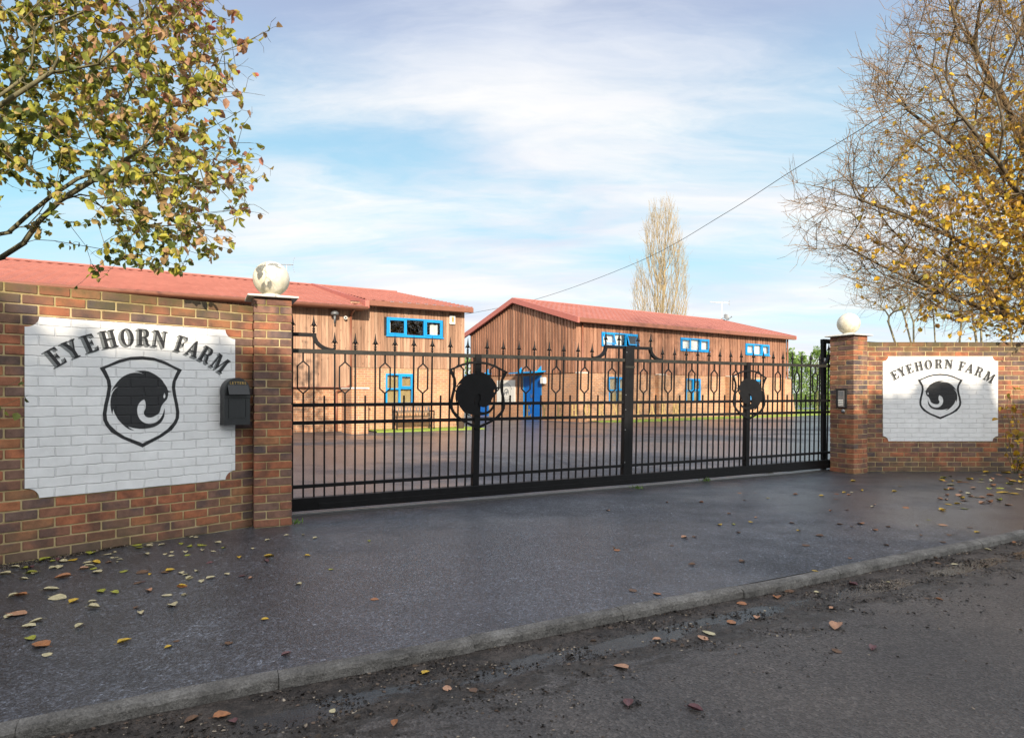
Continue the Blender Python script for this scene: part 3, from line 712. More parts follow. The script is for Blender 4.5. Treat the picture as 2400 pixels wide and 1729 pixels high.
def raised_bar(ka, kb, cl, cr):
    m = MB(); pts = []
    la = lambda z: lean(gx(ka)) * (z - .2); lb_ = lambda z: lean(gx(kb)) * (z - .2)
    xa, xb = gx(ka), gx(kb); W = 2 * D - .01; hgt = Z1 - z_top - 0.02
    if cl:
        for i in range(11):
            t = R(90 * i / 10); pts.append((xa - W + W * math.sin(t) + la(1.7), z_top + .016 + (1 - math.cos(t)) * hgt))
        m.strip(pts, .036, -.021, .021)
    m.strip([(xa - .018 + la(Z1), Z1), (xb + .018 + lb_(Z1), Z1)], .036, -.022, .022)
    if cr:
        pts = []
        for i in range(11):
            t = R(90 * i / 10); pts.append((xb + W - W * math.sin(t) + lb_(1.7), z_top + .016 + (1 - math.cos(t)) * hgt))
        m.strip(pts, .036, -.021, .021)
    m.build('raised_top_rail', IRON, gate)
raised_bar(0, 2.05, False, True); raised_bar(36.3, 43.25, True, True); raised_bar(77.6, 79.6, True, False)
def post(k, w, z1, bolts=False):
    x = gx(k); th = lean(x); m = MB(); m.box(-w/2, w/2, -.036, .036, .168, z1, .5, .002)
    if w > .1: m.box(-.0016, .0016, -.0372, -.0355, .2, z1 - .02)
    p = m.build('gate_post', IRON, gate, loc=(x - th * .2, 0, 0), rot=(0, math.atan(th), 0))
    if bolts:
        for z in (.33, .75, 1.01, 1.20, 1.75):
            m = MB(); m.lathe([(.0001, .006), (.006, .005), (.008, 0)], 8); m.build('bolt', STEEL, p, loc=(-w/2 + .014, -.037, z), rot=(R(90), 0, 0))
    return p
post(19.15, .074, z_top + .02); post(39.78, .140, Z1 + .016, True); post(60.45, .072, z_top + .02)
m = MB(); m.box(-.075, .075, -.041, -.0365, z_top - .10, z_top - .075); m.build('joint_plate', IRON_W, gate, loc=(gx(39.78) + lean(4) * 1.4, 0, 0))
def emblem(k, hw, z0, z1, flip, dx=0):
    x = gx(k) + dx; th = lean(x)
    e = link('horse_shield', flat(shield_loops(0, hw, z0, z1), .010), IRON, gate, loc=(x - th * .2, -.052, 0), rot=(0, math.atan(th), 0))
    link('horse_plate', flat(horse_loops(0, hw, z0, z1, flip), .005), IRON, e, loc=(0, .002, 0))
    m = MB()
    for sx in (-1, 1):
        m.box(min(sx * hw * .80, sx * hw * .62), max(sx * hw * .80, sx * hw * .62), .0045, .0095, z0 + (z1 - z0) * .615, z0 + (z1 - z0) * .632)
    m.build('shield_bracket', IRON, e)
emblem(19.15, .368, .812, 1.588, False); emblem(60.45, .350, .835, 1.56, True)
for ch, px in zip('EYEHORNFARM', (1237, 1274, 1309, 1343.5, 1374.5, 1407, 1439, 1495.5, 1526, 1553.5, 1581.5)):
    t, z = plane_pt(px, 955, (G0.x, G0.y), GA)
    w_, loops = GLY[ch]
    if ch != 'O':
        # open outlined brass letters: outline plus inner cut-out
        pass
    link('brass_letter', flat(glyph(ch, .150, .62, 0, t, z_r2 + .018), .004), BRASS, gate, loc=(0, -.020, 0))

# guide frame round the gate by the right pillar
gf = empty('gate_guide_frame', G0, GA, 'tall black steel guide frame straddling the gate beside the intercom pillar', 'gate frame')
gfo = G0 + gn * 0.105
gxg = plane_pt(1930, 900, (gfo.x, gfo.y), GA)[0]
m = MB(); m.box(gxg - .035, gxg + .035, .075, .135, 0, 2.02, .5, .003); m.build('post', IRON, gf)
m = MB(); m.box(gxg + 1.25, gxg + 1.32, .075, .135, 0, 2.02, .5, .003); m.build('post', IRON, gf)
m = MB(); m.box(gxg - .035, gxg + 1.32, .072, .138, 2.02, 2.085, .5, .003); m.build('crossbar', IRON, gf)
m = MB(); m.lathe([(.0001, 1.70), (.03, 1.70), (.03, 1.78), (.0001, 1.78)], 14, gxg - .01, .055); m.build('guide_roller', STEEL, gf)

# ------------------------------------------------------------------ buildings
def boards(m, x0, x1, z0, z1f, holes=(), pitch=0.125, gap=0.008, th=0.022, alt=0.0, axis='x', sgn=-1, off=0.0):
    """vertical boards; axis x: front at y=off going -y; axis y: face x=off going -x"""
    x = x0; i = 0; rr = random.Random(int(abs(x0 * 100)) + 3)
    while x < x1 - 0.02:
        xe = min(x1, x + pitch - gap); zt = z1f((x + xe) / 2) if callable(z1f) else z1f
        t = th + (alt if i % 2 else 0) + rr.uniform(0, .004); r = rr.random()
        a0, a1 = x, xe
        if alt and i % 2: a0 -= 0.012; a1 += 0.012
        segs = [(z0, zt)]
        for hx0, hx1, hz0, hz1 in holes:
            if xe > hx0 and x < hx1:
                ns = []
                for s0, s1 in segs:
                    if s0 < hz0: ns.append((s0, min(s1, hz0)))
                    if s1 > hz1: ns.append((max(s0, hz1), s1))
                segs = ns
        for s0, s1 in segs:
            if s1 - s0 < .01: continue
            if axis == 'x': m.box(a0, a1, off - t, off, s0, s1, r)
            else: m.box(off - t, off, a0, a1, s0, s1, r)
        x += pitch; i += 1
def holed(m, x0, x1, z0, z1, holes, y):
    xs = sorted({x0, x1} | {h[i] for h in holes for i in (0, 1)}); zs = sorted({z0, z1} | {h[i] for h in holes for i in (2, 3)})
    for a, b in zip(xs, xs[1:]):
        for c, d in zip(zs, zs[1:]):
            mx, mz = (a + b) / 2, (c + d) / 2
            if any(h[0] < mx < h[1] and h[2] < mz < h[3] for h in holes): continue
            m.poly([(a, y, c), (b, y, c), (b, y, d), (a, y, d)])
def window(root, x0, x1, z0, z1, y, kind, screen, drape, opened=(), name='window'):
    """kind: list of columns; each column (x fraction end, [transom fractions])"""
    fw = 0.055; m = MB()
    m.box(x0, x1, y - .04, y + .05, z0, z0 + fw); m.box(x0, x1, y - .04, y + .05, z1 - fw, z1)
    m.box(x0, x0 + fw, y - .04, y + .05, z0 + fw, z1 - fw); m.box(x1 - fw, x1, y - .04, y + .05, z0 + fw, z1 - fw)
    xs = [x0 + fw] + [x0 + (x1 - x0) * k[0] for k in kind[:-1]] + [x1 - fw]
    for xm in xs[1:-1]: m.box(xm - .03, xm + .03, y - .038, y + .05, z0 + fw, z1 - fw)
    panes = []
    for i, k in enumerate(kind):
        a = xs[i] + (.03 if i else 0); b = xs[i + 1] - (.03 if i < len(kind) - 1 else 0)
        zz = [z0 + fw] + [z0 + (z1 - z0) * f for f in k[1]] + [z1 - fw]
        for zm in zz[1:-1]: m.box(a, b, y - .037, y + .05, zm - .025, zm + .025)
        for j in range(len(zz) - 1): panes.append((i, j, a, b, zz[j] + (.025 if j else 0), zz[j + 1] - (.025 if j < len(zz) - 2 else 0), k[2] if len(k) > 2 else ()))
    # sill
    m.box(x0 - .03, x1 + .03, y - .07, y - .0405, z0 - .02, z0 + .02)
    w = m.build(name, BLUE, root)
    for i, j, a, b, c, d, sash in panes:
        if j in sash:
            m = MB(); sw = .045
            m.box(0, b - a, -.015, .02, -sw, 0); m.box(0, b - a, -.015, .02, c - d, c - d + sw); m.box(0, sw, -.015, .02, c - d + sw, -sw); m.box(b - a - sw, b - a, -.015, .02, c - d + sw, -sw)
            ang = R(-18) if (i in opened) else 0
            sa = m.build('sash', BLUE, w, loc=(a, y - .045, d), rot=(ang, 0, 0))
            m = MB(); m.box(sw, b - a - sw, .0, .006, c - d + sw, -sw); m.build('pane', GLASS, w, loc=(a, y - .045, d), rot=(ang, 0, 0))
        else:
            m = MB(); m.box(a, b, y + .012, y + .018, c, d); m.build('pane', GLASS, w)
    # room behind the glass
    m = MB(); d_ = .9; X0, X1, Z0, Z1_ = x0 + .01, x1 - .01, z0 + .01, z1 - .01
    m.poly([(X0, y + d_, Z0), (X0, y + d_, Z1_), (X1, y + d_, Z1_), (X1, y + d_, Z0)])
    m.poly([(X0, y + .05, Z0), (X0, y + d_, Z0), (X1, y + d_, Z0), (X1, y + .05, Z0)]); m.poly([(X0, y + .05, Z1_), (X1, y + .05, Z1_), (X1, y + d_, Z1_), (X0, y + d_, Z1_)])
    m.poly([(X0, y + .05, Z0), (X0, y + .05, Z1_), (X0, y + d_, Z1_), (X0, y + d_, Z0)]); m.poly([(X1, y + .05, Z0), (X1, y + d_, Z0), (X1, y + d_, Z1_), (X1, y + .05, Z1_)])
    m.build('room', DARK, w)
    for a, b, c, d in screen:
        m = MB(); n = max(6, int((b - a) * 16)); bb = len(m.v)
        for i in range(n + 1):
            xx = a + (b - a) * i / n; yy = y + .10 + .018 * math.sin(i * 1.9)
            m.v += [(xx, yy, c), (xx, yy, d)]
        for i in range(n): m.f.append((bb + 2*i, bb + 2*i + 2, bb + 2*i + 3, bb + 2*i + 1)); m.r.append(.5)
        m.build('curtain', drape, w, smooth=True)
    return w
def roof_sheet(m, x0, x1, y0, z0, y1, z1, pitch=0.30, step=0.36, th=0.03):
    """pressed metal tile sheet between eave (y0,z0) and ridge (y1,z1)"""
    L = math.hypot(y1 - y0, z1 - z0); rows = max(1, int(L / step)); nx = int((x1 - x0) / (pitch / 5)); sy, sz = (y1 - y0) / L, (z1 - z0) / L
    ny_, nz_ = -sz, sy
    if nz_ < 0: ny_, nz_ = -ny_, -nz_
    rr = random.Random(3)
    for r in range(rows):
        a = L * r / rows; b = L * (r + 1) / rows; base = len(m.v)
        for i in range(nx + 1):
            x = x0 + (x1 - x0) * i / nx; w = .5 + .5 * math.cos(2 * math.pi * (i % 5) / 5); hh = .034 * w
            for d, e in ((a, .034), (b, .0)):
                q = hh + e; m.v.append((x, y0 + sy * d + ny_ * q, z0 + sz * d + nz_ * q))
            q = hh - .001; m.v.append((x, y0 + sy * a + ny_ * q, z0 + sz * a + nz_ * q))
        for i in range(nx):
            p = base + 3 * i; c = rr.random() * .5 + .25
            m.f.append((p, p + 3, p + 4, p + 1)); m.r.append(c); m.f.append((p + 2, p + 5, p + 3, p)); m.r.append(0.0)
def box_in(m, pts, y0, y1):
    """prism: x-z outline extruded in y"""
    b = len(m.v); n = len(pts); m.v += [(x, y0, z) for x, z in pts] + [(x, y1, z) for x, z in pts]
    for i in range(n):
        j = (i + 1) % n; m.f.append((b + i, b + j, b + n + j, b + n + i)); m.r.append(.5)
    m.f.append(tuple(b + i for i in range(n))[::-1]); m.r.append(.5); m.f.append(tuple(b + n + i for i in range(n))); m.r.append(.5)
def beam(m, p, q, w, h):
    """rectangular bar from p to q, w horizontally across, h downwards"""
    p = Vector(p); q = Vector(q); d = (q - p).normalized(); s = d.cross(Vector((0, 0, 1))).normalized() * w / 2; u = Vector((0, 0, -h)); b = len(m.v)
    for o in (p, q):
        for k in (o - s, o + s, o + s + u, o - s + u): m.v.append(tuple(k))
    for f in ((0, 1, 5, 4), (1, 2, 6, 5), (2, 3, 7, 6), (3, 0, 4, 7), (3, 2, 1, 0), (4, 5, 6, 7)): m.f.append(tuple(b + i for i in f)); m.r.append(.5)

# ---- left building
lbd = empty('farm_building', (LB[0], LB[1], 0), LBA, 'long timber clad building with a bench, behind the left half of the gate', 'building')
BX = -4.06; HB = 4.07; ZB = 2.05
w_up = (-2.863, -0.855, 3.12, 3.74); w_dn = (-2.885, -1.917, 0.845, 1.87)
m = MB(); holed(m, BX, -.0, -.05, ZB, [w_dn], 0.0); m.poly([(0, 0, -.05), (0, 12, -.05), (0, 12, ZB), (0, 0, ZB)])
m.poly([(BX - 22, .0, -.05), (BX, .0, -.05), (BX, .0, 1.42), (BX - 22, .0, 1.42)])
m.build('brick_wall', FBRICK, lbd)
m = MB(); boards(m, BX, -.0, ZB, HB + .1, [w_up], .112, .009, .024, 0)
m.poly([(0, 0, ZB), (0, 12, ZB), (0, 12, 4.2), (0, 0, 4.2)], .3)
m.build('timber_cladding', TIM_L, lbd)
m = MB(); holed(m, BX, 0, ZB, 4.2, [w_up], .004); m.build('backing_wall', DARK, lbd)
m = MB(); boards(m, BX - 21, BX - .02, 1.42, 3.98, (), .112, .009, .024, 0, off=-.14); m.poly([(BX-.019, -.14, 1.42), (BX-.019, 0, 1.42), (BX-.019, 0, 3.9), (BX-.019, -.14, 3.9)], .3)
m.build('timber_cladding', TIM_L, lbd)
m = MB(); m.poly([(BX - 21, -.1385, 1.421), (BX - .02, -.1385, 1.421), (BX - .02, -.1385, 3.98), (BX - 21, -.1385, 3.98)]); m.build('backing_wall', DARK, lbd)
m = MB(); m.box(BX - 21, BX - .02, -.165, -.002, 1.395, 1.418); m.build('drip_board', FASCIA, lbd)
m = MB(); roof_sheet(m, BX + .36, .14, -.38, 4.19, 7.33, 5.80); roof_sheet(m, BX + .36, .14, 15.0, 4.19, 7.33, 5.80)
m.build('roof', ROOF, lbd, fix=False)
m = MB(); roof_sheet(m, BX - 22, BX + .35, -.62, 3.93, 7.33, 5.79); m.build('roof', ROOF, lbd)
m = MB(); m.box(BX - 22, .05, 7.1, 7.5, 5.79, 5.865, .5, .02); m.build('ridge_capping', ROOF, lbd)
m = MB(); m.box(BX + .30, .16, -.43, -.27, 4.03, 4.20, .5, .01); m.build('fascia', FASCIA, lbd)
m = MB(); m.box(BX - .0, .12, -.27, 0, 4.07, 4.10); m.build('soffit', FASCIA, lbd)
m = MB(); beam(m, (BX + .36, -.64, 4.15), (BX + .36, 7.1, 5.87), .13, .24); m.build('verge_trim', REDTRIM, lbd)
m = MB(); m.tube((BX - 22, -.66, 3.90), (BX + .38, -.66, 3.90), .062, .062, 10); m.build('gutter', FASCIA, lbd, smooth=True)
m = MB(); m.box(BX - 22, BX + .30, -.60, -.14, 3.86, 3.89); m.build('soffit', FASCIA, lbd)
m = MB(); m.tube((BX - .04, -.60, 3.86), (BX - .04, -.19, 3.70), .035, .035, 8); m.tube((BX - .04, -.19, 3.70), (BX - .04, -.19, 1.45), .035, .035, 8); m.tube((BX-.04, -.19, 1.47), (BX - .46, -.06, 1.25), .035, .035, 8); m.tube((BX - .46, -.06, 1.25), (BX - .46, -.06, 0), .035, .035, 8)
m.build('downpipe', FASCIA, lbd, smooth=True)
window(lbd, *w_up[:2], *w_up[2:], -.02, [(.333, [], (0,)), (.667, []), (1, [], (0,))], [(-2.80, -2.70, 3.16, 3.70), (-1.28, -1.0, 3.16, 3.6)], CURTAIN)
window(lbd, *w_dn[:2], *w_dn[2:], .03, [(.50, [.50]), (1, [.52], (1,))], [(-2.83, -1.97, .88, 1.80)], BLIND)
# low brick pier and its return
pr = empty('brick_pier', (LB[0], LB[1], 0), LBA, 'low brick pier with pale coping at the corner of the yard wall', 'pier')
pa = plane_pt(826, 1000, LB, LBA)[0]
t0 = BX - .95; 
Zp = 18.3; pxa = (824 - 1200) / F * Zp; pxb = (862 - 1200) / F * Zp
def to_lb(x, y):
    dx, dy = x - LB[0], y - LB[1]; c, s = math.cos(LBA), math.sin(LBA); return dx * c + dy * s, -dx * s + dy * c
ax, ay = to_lb(pxa, Zp); bx_, by_ = to_lb(pxb, Zp)
m = MB(); m.box(ax, ax + .50, ay - .0, ay + 1.1, -.05, 1.34); m.build('brickwork', FBRICK, pr)
m = MB(); m.box(ax - .03, ax + .53, ay - .03, ay + 1.1, 1.34, 1.385, .5, .006); m.build('coping', CAPST, pr)

# ---- right building
rbd = empty('farm_building', (RB[0], RB[1], 0), RBA, 'gabled timber clad building with blue double doors, behind the middle of the gate', 'building')
LX = 15.3; DY = 8.7; ZB2 = 2.08; HE = 4.33; HR = 5.68
wu = [(1.444, 3.594, 3.26, 3.86), (6.502, 8.598, 3.25, 3.87), (11.57, 13.645, 3.23, 3.82)]
wd = [(1.895, 3.02, 0.77, 1.92), (6.945, 8.015, 0.77, 1.91), (12.047, 12.988, 0.77, 1.93)]
dr = [(2.36, 3.82, 0.02, 2.0), (6.85, 8.0, 0.02, 2.0)]     # doors in the gable: y0,y1,z0,z1
m = MB(); holed(m, 0, LX, -.05, ZB2, wd, 0.0)
mm = MB(); holed(mm, 0, DY, -.05, ZB2, dr, 0)
b = len(m.v); m.v += [(0, x, z) for x, y, z in mm.v]; m.f += [tuple(b + i for i in f)[::-1] for f in mm.f]; m.r += mm.r
m.poly([(LX, 0, -.05), (LX, DY, -.05), (LX, DY, ZB2), (LX, 0, ZB2)])
m.build('brick_wall', FBRICK, rbd)
gab = lambda y: HE - .06 + (HR - HE) * (1 - abs(y - DY / 2) / (DY / 2))
m = MB(); boards(m, 0.02, LX, ZB2, HE + .02, wu, .110, .016, .022, .020); m.poly([(LX, 0, ZB2), (LX, DY, ZB2), (LX, DY, HE), (LX, DY / 2, HR), (LX, 0, HE)], .3)
m.build('timber_cladding', TIM_R, rbd)
m = MB(); boards(m, 0.0, DY, ZB2, gab, (), .110, .020, .022, .034, axis='y'); m.build('gable_cladding', TIM_R, rbd)
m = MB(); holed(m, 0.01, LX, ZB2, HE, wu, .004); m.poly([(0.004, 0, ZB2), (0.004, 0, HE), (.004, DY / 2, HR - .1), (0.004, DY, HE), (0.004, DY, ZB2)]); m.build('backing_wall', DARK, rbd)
m = MB(); roof_sheet(m, -.22, LX + .25, -.34, HE - .02, DY / 2, HR); roof_sheet(m, -.22, LX + .25, DY + .34, HE - .02, DY / 2, HR); m.build('roof', ROOF, rbd)
m = MB(); m.box(-.24, LX + .27, DY / 2 - .14, DY / 2 + .14, HR - .01, HR + .06, .5, .02); m.build('ridge_capping', ROOF, rbd)
m = MB(); m.box(-.16, LX + .24, -.44, -.30, HE - .17, HE + .015, .5, .01); m.build('fascia', FASCIA, rbd)
m = MB(); m.box(0, LX + .2, -.30, 0, HE - .13, HE - .10); m.build('soffit', FASCIA, rbd)
m = MB(); beam(m, (-.22, -.46, HE + .03), (-.22, DY / 2, HR + .07), .10, .24); beam(m, (-.22, DY + .46, HE + .03), (-.22, DY / 2, HR + .07), .099, .239); m.build('verge_trim', REDTRIM, rbd)
m = MB(); beam(m, (LX + .26, -.46, HE + .04), (LX + .26, DY / 2, HR + .06), .06, .2); m.build('verge_trim', REDTRIM, rbd)
m = MB(); m.tube((.30, -.10, HE - .15), (.30, -.10, 0), .04, .04, 8); m.build('downpipe', FASCIA, rbd, smooth=True)
m = MB(); m.tube((LX - .05, -.12, HE - .15), (LX - .05, -.12, 0), .045, .045, 8); m.build('downpipe', FASCIA, rbd, smooth=True)
for i, w_ in enumerate(wu):
    window(rbd, *w_, -.03, [(.333, [], (0,)), (.667, []), (1, [], (0,))], [(w_[0] + .05, w_[1] - (.05 if i else .9), w_[2] + .02, w_[3] - .02)], CURTAIN, opened=(0, 2) if i == 0 else ())
for w_ in wd:
    window(rbd, *w_, .03, [(.50, [.50]), (1, [.50], (1,))], [(w_[0] + .05, w_[1] - .05, w_[2] + .04, w_[3] - .04)], BLIND)
def pier_shape(x0, x1, slope, name='brick_buttress'):
    m = MB(); m.box(x0, x1, -.22, -.002, -.05, ZB2 - .03); m.build(name, FBRICK, rbd)
    m = MB(); m.box(x0 - .02, x1 + .02, -.24, -.002, ZB2 - .03, ZB2 + .01, .5, .004); m.build('buttress_coping', CAPST, rbd)
for px0, px1 in ((1536, 1553), (1700, 1716)):
    t0 = plane_pt(px0, 940, RB, RBA)[0]; t1 = plane_pt(px1, 940, RB, RBA)[0]; pier_shape(t0, t1, 0)
pier_shape(.0, .45, 0)
# end buttress with a raked side
m = MB(); box_in(m, [(LX - .5, -.05), (LX + .55, -.05), (LX + .08, ZB2 - .1), (LX - .5, ZB2 - .1)], -.24, -.002); m.build('brick_buttress', FBRICK, rbd, fix=True)
# doors, canopies in the gable
for y0, y1, z0, z1 in dr:
    dname = 'door'
    m = MB(); m.box(.0, .06, y0, y1, z1 - .07, z1); m.box(.0, .06, y0, y0 + .07, z0, z1 - .07); m.box(.0, .06, y1 - .07, y1, z0, z1 - .07)
    ym = (y0 + y1) / 2
    fr = m.build('door_frame', BLUE, rbd)
    for a, b in ((y0 + .07, ym - .004), (ym + .004, y1 - .07)):
        m = MB(); y = a; k = 0
        while y < b - .01:
            e = min(b, y + .098); m.box(.012, .05, y + .003, e, z0, z1 - .07); y += .1
        m.box(.03, .052, a, b, z0, z1 - .072)
        dl = m.build('door', BLUED, rbd)
        m = MB(); hy = ym - .06 if b <= ym else ym + .06
        m.box(-.03, -.015, hy - .012, hy + .012, 1.0, 1.16); m.box(-.015, .012, hy - .008, hy + .008, 1.02, 1.04); m.build('door_handle', STEEL, dl)
    m = MB(); V = [(0, y0 - .32, z1 + .22), (0, y1 + .30, z1 + .22), (-.62, y1 + .30, z1 + .16), (-.62, y0 - .32, z1 + .16)]
    b = len(m.v); m.v += V + [(x, y, z - .05) for x, y, z in V]
    for f in ((0, 1, 2, 3), (7, 6, 5, 4), (0, 3, 7, 4), (3, 2, 6, 7), (2, 1, 5, 6)): m.f.append(tuple(b + i for i in f)); m.r.append(.5)
    cn = m.build('canopy', BLUE, rbd, fix=True)
    for yb in (y0 - .05, y1 + .03):
        m = MB(); v = [(-.036, yb, z1 + .46), (-.036, yb, z1 + .222), (-.30, yb, z1 + .185)]
        b = len(m.v); m.v += v + [(x, y + .04, z) for x, y, z in v]
        for f in ((0, 1, 2), (5, 4, 3), (0, 2, 5, 3), (2, 1, 4, 5), (1, 0, 3, 4)): m.f.append(tuple(b + i for i in f)); m.r.append(.5)
        m.build('canopy_bracket', BLUE, cn)

# ------------------------------------------------------------------ things on the buildings
def child_frame(name, o, ang, label, cat, group=None): return empty(name, (o[0], o[1], 0), ang, label, cat, group)
ab = child_frame('alarm_box', LB, LBA, 'cream alarm box under the eave at the right end of the left building', 'alarm box')
m = MB(); m.box(-.60, -.38, -.10, -.026, 3.62, 3.94, .5, .02); m.build('cover', WHITE, ab); m = MB(); m.box(-.535, -.445, -.112, -.1005, 3.70, 3.88, .5, .004); m.build('lens', plain('amber_lens', (.45, .3, .12), .3), ab)
fl = child_frame('floodlight', LB, LBA, 'round grey security lamp with sensor on the timber wall above the gate', 'security light')
m = MB(); m.tube((-4.66, -.17, 3.66), (-4.66, -.40, 3.66), .03, .03, 8); m.build('arm', GREYM, fl, smooth=True)
m = MB(); m.lathe([(.001, 3.78), (.09, 3.77), (.125, 3.71), (.12, 3.66), (.001, 3.65)], 16, -4.66, -.40); m.build('lamp_head', GREYM, fl, smooth=True)
m = MB(); m.tube((-4.66, -.40, 3.65), (-4.66, -.36, 3.40), .04, .03, 8); m.build('sensor', GREYM, fl, smooth=True)
cm = child_frame('security_camera', LB, LBA, 'small round white camera on the timber wall right of the security lamp', 'security camera')
m = MB(); m.tube((-4.30, -.17, 3.62), (-4.30, -.32, 3.60), .035, .055, 12); m.build('housing', WHITE, cm); m = MB(); m.tube((-4.30, -.321, 3.60), (-4.30, -.33, 3.60), .03, .03, 10); m.build('lens', BLACK_PL, cm)
wl_ = child_frame('wall_lamp', RB, RBA, 'white boxy wall lamp right of the blue double door', 'wall lamp')
m = MB(); m.box(-.17, -.002, 1.98, 2.28, 1.62, 1.92, .5, .03); m.build('lamp_cover', WHITE, wl_)
wb = child_frame('round_emblem_board', RB, RBA, 'square white board with a faint round emblem left of the blue doors', 'sign board')
m = MB(); m.box(-.035, -.002, 4.45, 6.05, .70, 1.84, .5, .004); wbb = m.build('board', WHITE, wb)
GREYI = plain('grey_print', (0.22, 0.23, 0.24), .6)
cy_, cz_ = 5.2, 1.27
def arc_band(t0, t1, r0, r1, sq=.86, n=26):
    o = [(r1 * math.cos(R(t0 + (t1 - t0) * i / n)), r1 * sq * math.sin(R(t0 + (t1 - t0) * i / n))) for i in range(n + 1)]
    return o + [(r0 * math.cos(R(t1 - (t1 - t0) * i / n)), r0 * sq * math.sin(R(t1 - (t1 - t0) * i / n))) for i in range(n + 1)]
for nm, lp in (('printed_ring', [ell(0, 0, .385, .33, 40), ell(0, 0, .372, .318, 40)]), ('printed_arc', [arc_band(15, 165, .46, .50)]), ('printed_arc', [arc_band(215, 325, .46, .50)]),
               ('printed_figure', [[(-.24, -.14), (-.2, .04), (-.1, .14), (.06, .16), (.2, .08), (.24, -.12), (.12, -.03), (.05, -.18), (-.04, -.04), (-.14, -.16)], [(-.16, -.06), (-.12, .06), (0, .11), (.12, .06), (.1, .02), (.0, .02), (-.1, -.02)]])):
    link(nm, flat(lp, .002), GREYI, wbb, loc=(-.0375, cy_, cz_), rot=(0, 0, R(-90)))
def loc_to_world(o, ang, x, y, z=0): c, s = math.cos(ang), math.sin(ang); return Vector((o[0] + x * c - y * s, o[1] + x * s + y * c, z))
# right aerial and dish on the far end of the ridge
ae = empty('roof_aerial', loc_to_world(RB, RBA, LX + .1, DY / 2, HR + .05), R(0), 'white television aerial on a pole at the far end of the right roof', 'aerial')
m = MB(); m.tube((0, 0, -.6), (0, 0, 1.10), .032, .032, 8); m.build('mast', WHITE, ae, smooth=True)
m = MB(); m.tube((-.72, 0, 1.10), (.42, 0, 1.04), .022, .022, 6)
for i in range(9):
    x = -.68 + i * .10; m.tube((x, -.14, 1.10), (x, .14, 1.10), .010, .010, 4)
m.build('boom', WHITE, ae); m = MB()
for t in (-1, 1): m.tube((.42, 0, 1.04), (.50, 0, 1.04 + t * .16), .012, .012, 4); m.tube((.38, 0, 1.04), (.50, 0, 1.04 + t * .08), .012, .012, 4)
m.build('reflector', GREYM, ae)
ds = empty('satellite_dish', loc_to_world(RB, RBA, LX + .05, DY / 2, HR + .05) + Vector((.26, -.1, .12)), 0, 'small grey satellite dish beside the aerial mast', 'satellite dish')
m = MB(); m.lathe([(.0001, .0), (.12, .02), (.20, .055), (.215, .066)], 20); d_ = m.build('dish', GREYM, ds, rot=(R(68), 0, R(25)), smooth=True)
m = MB(); m.tube((0, 0, -.18), (.22, -.32, -.02), .014, .014, 5); m.tube((.20, -.30, -.02), (.25, -.34, .03), .03, .03, 6); m.build('feed_arm', GREYM, ds)
m = MB(); m.tube((-.27, .1, -.05), (0, 0, -.02), .016, .016, 5); m.build('bracket', GREYM, ds)
# left aerial behind the ball
xl, yl = (672 - 1200) / F * 24.5, 24.5
ae = empty('roof_aerial', (xl, yl, 5.3), R(20), 'thin grey television aerial behind the stone ball, on the left roof', 'aerial')
m = MB(); m.tube((0, 0, -.4), (0, 0, .98), .012, .012, 6); m.build('mast', plain('pale_grey_metal', (.45, .46, .48), .5), ae)
m = MB(); m.tube((-.30, 0, .98), (.25, 0, 1.0), .012, .012, 5)
for i in range(7): x = -.28 + i * .07; m.tube((x, 0, .93), (x, 0, 1.04), .009, .009, 4)
m.build('boom', GREYM, ae)
m = MB()
for t in (-3, -2, -1, 0, 1, 2, 3): m.tube((.22 + .02 * abs(t), -.12, 1.0 + t * .09), (.22 + .02 * abs(t), .12, 1.0 + t * .09), .007, .007, 4)
m.build('reflector', bpy.data.materials['pale_grey_metal'], ae)
# bench and planter at the left building
bn = empty('garden_bench', loc_to_world(LB, LBA, -2.15, -.55), LBA, 'garden bench with arched ironwork back under the lower blue window', 'bench')
WOOD = plain('bench_wood', (.16, .11, .07), .7, 0, .3)
m = MB()
for k in range(4): m.box(-.62, .62, -.30 + k * .10, -.22 + k * .10, .40, .425)
m.build('seat', WOOD, bn)
m = MB(); m.box(-.62, .62, .10, .125, .56, .62); m.box(-.62, .62, .10, .125, .76, .80)
m.build('backrest', WOOD, bn)
m = MB(); 
for i in range(12): x = -.58 + i * .105; m.tube((x, .11, .62), (x + .05, .11, .76), .012, .012, 5); m.tube((x + .05, .11, .62), (x, .11, .76), .012, .012, 5)
m.build('ironwork', GREYM, bn)
for sx in (-1, 1):
    m = MB(); x = sx * .64
    for p, q in (((x, -.30, 0), (x, -.28, .40)), ((x, .12, 0), (x, .10, .42)), ((x, .10, .42), (x, .16, .84)), ((x, -.28, .40), (x, -.30, .62)), ((x, -.30, .62), (x, .12, .62))): m.tube(p, q, .022, .022, 6)
    m.build('side_frame', IRON, bn)

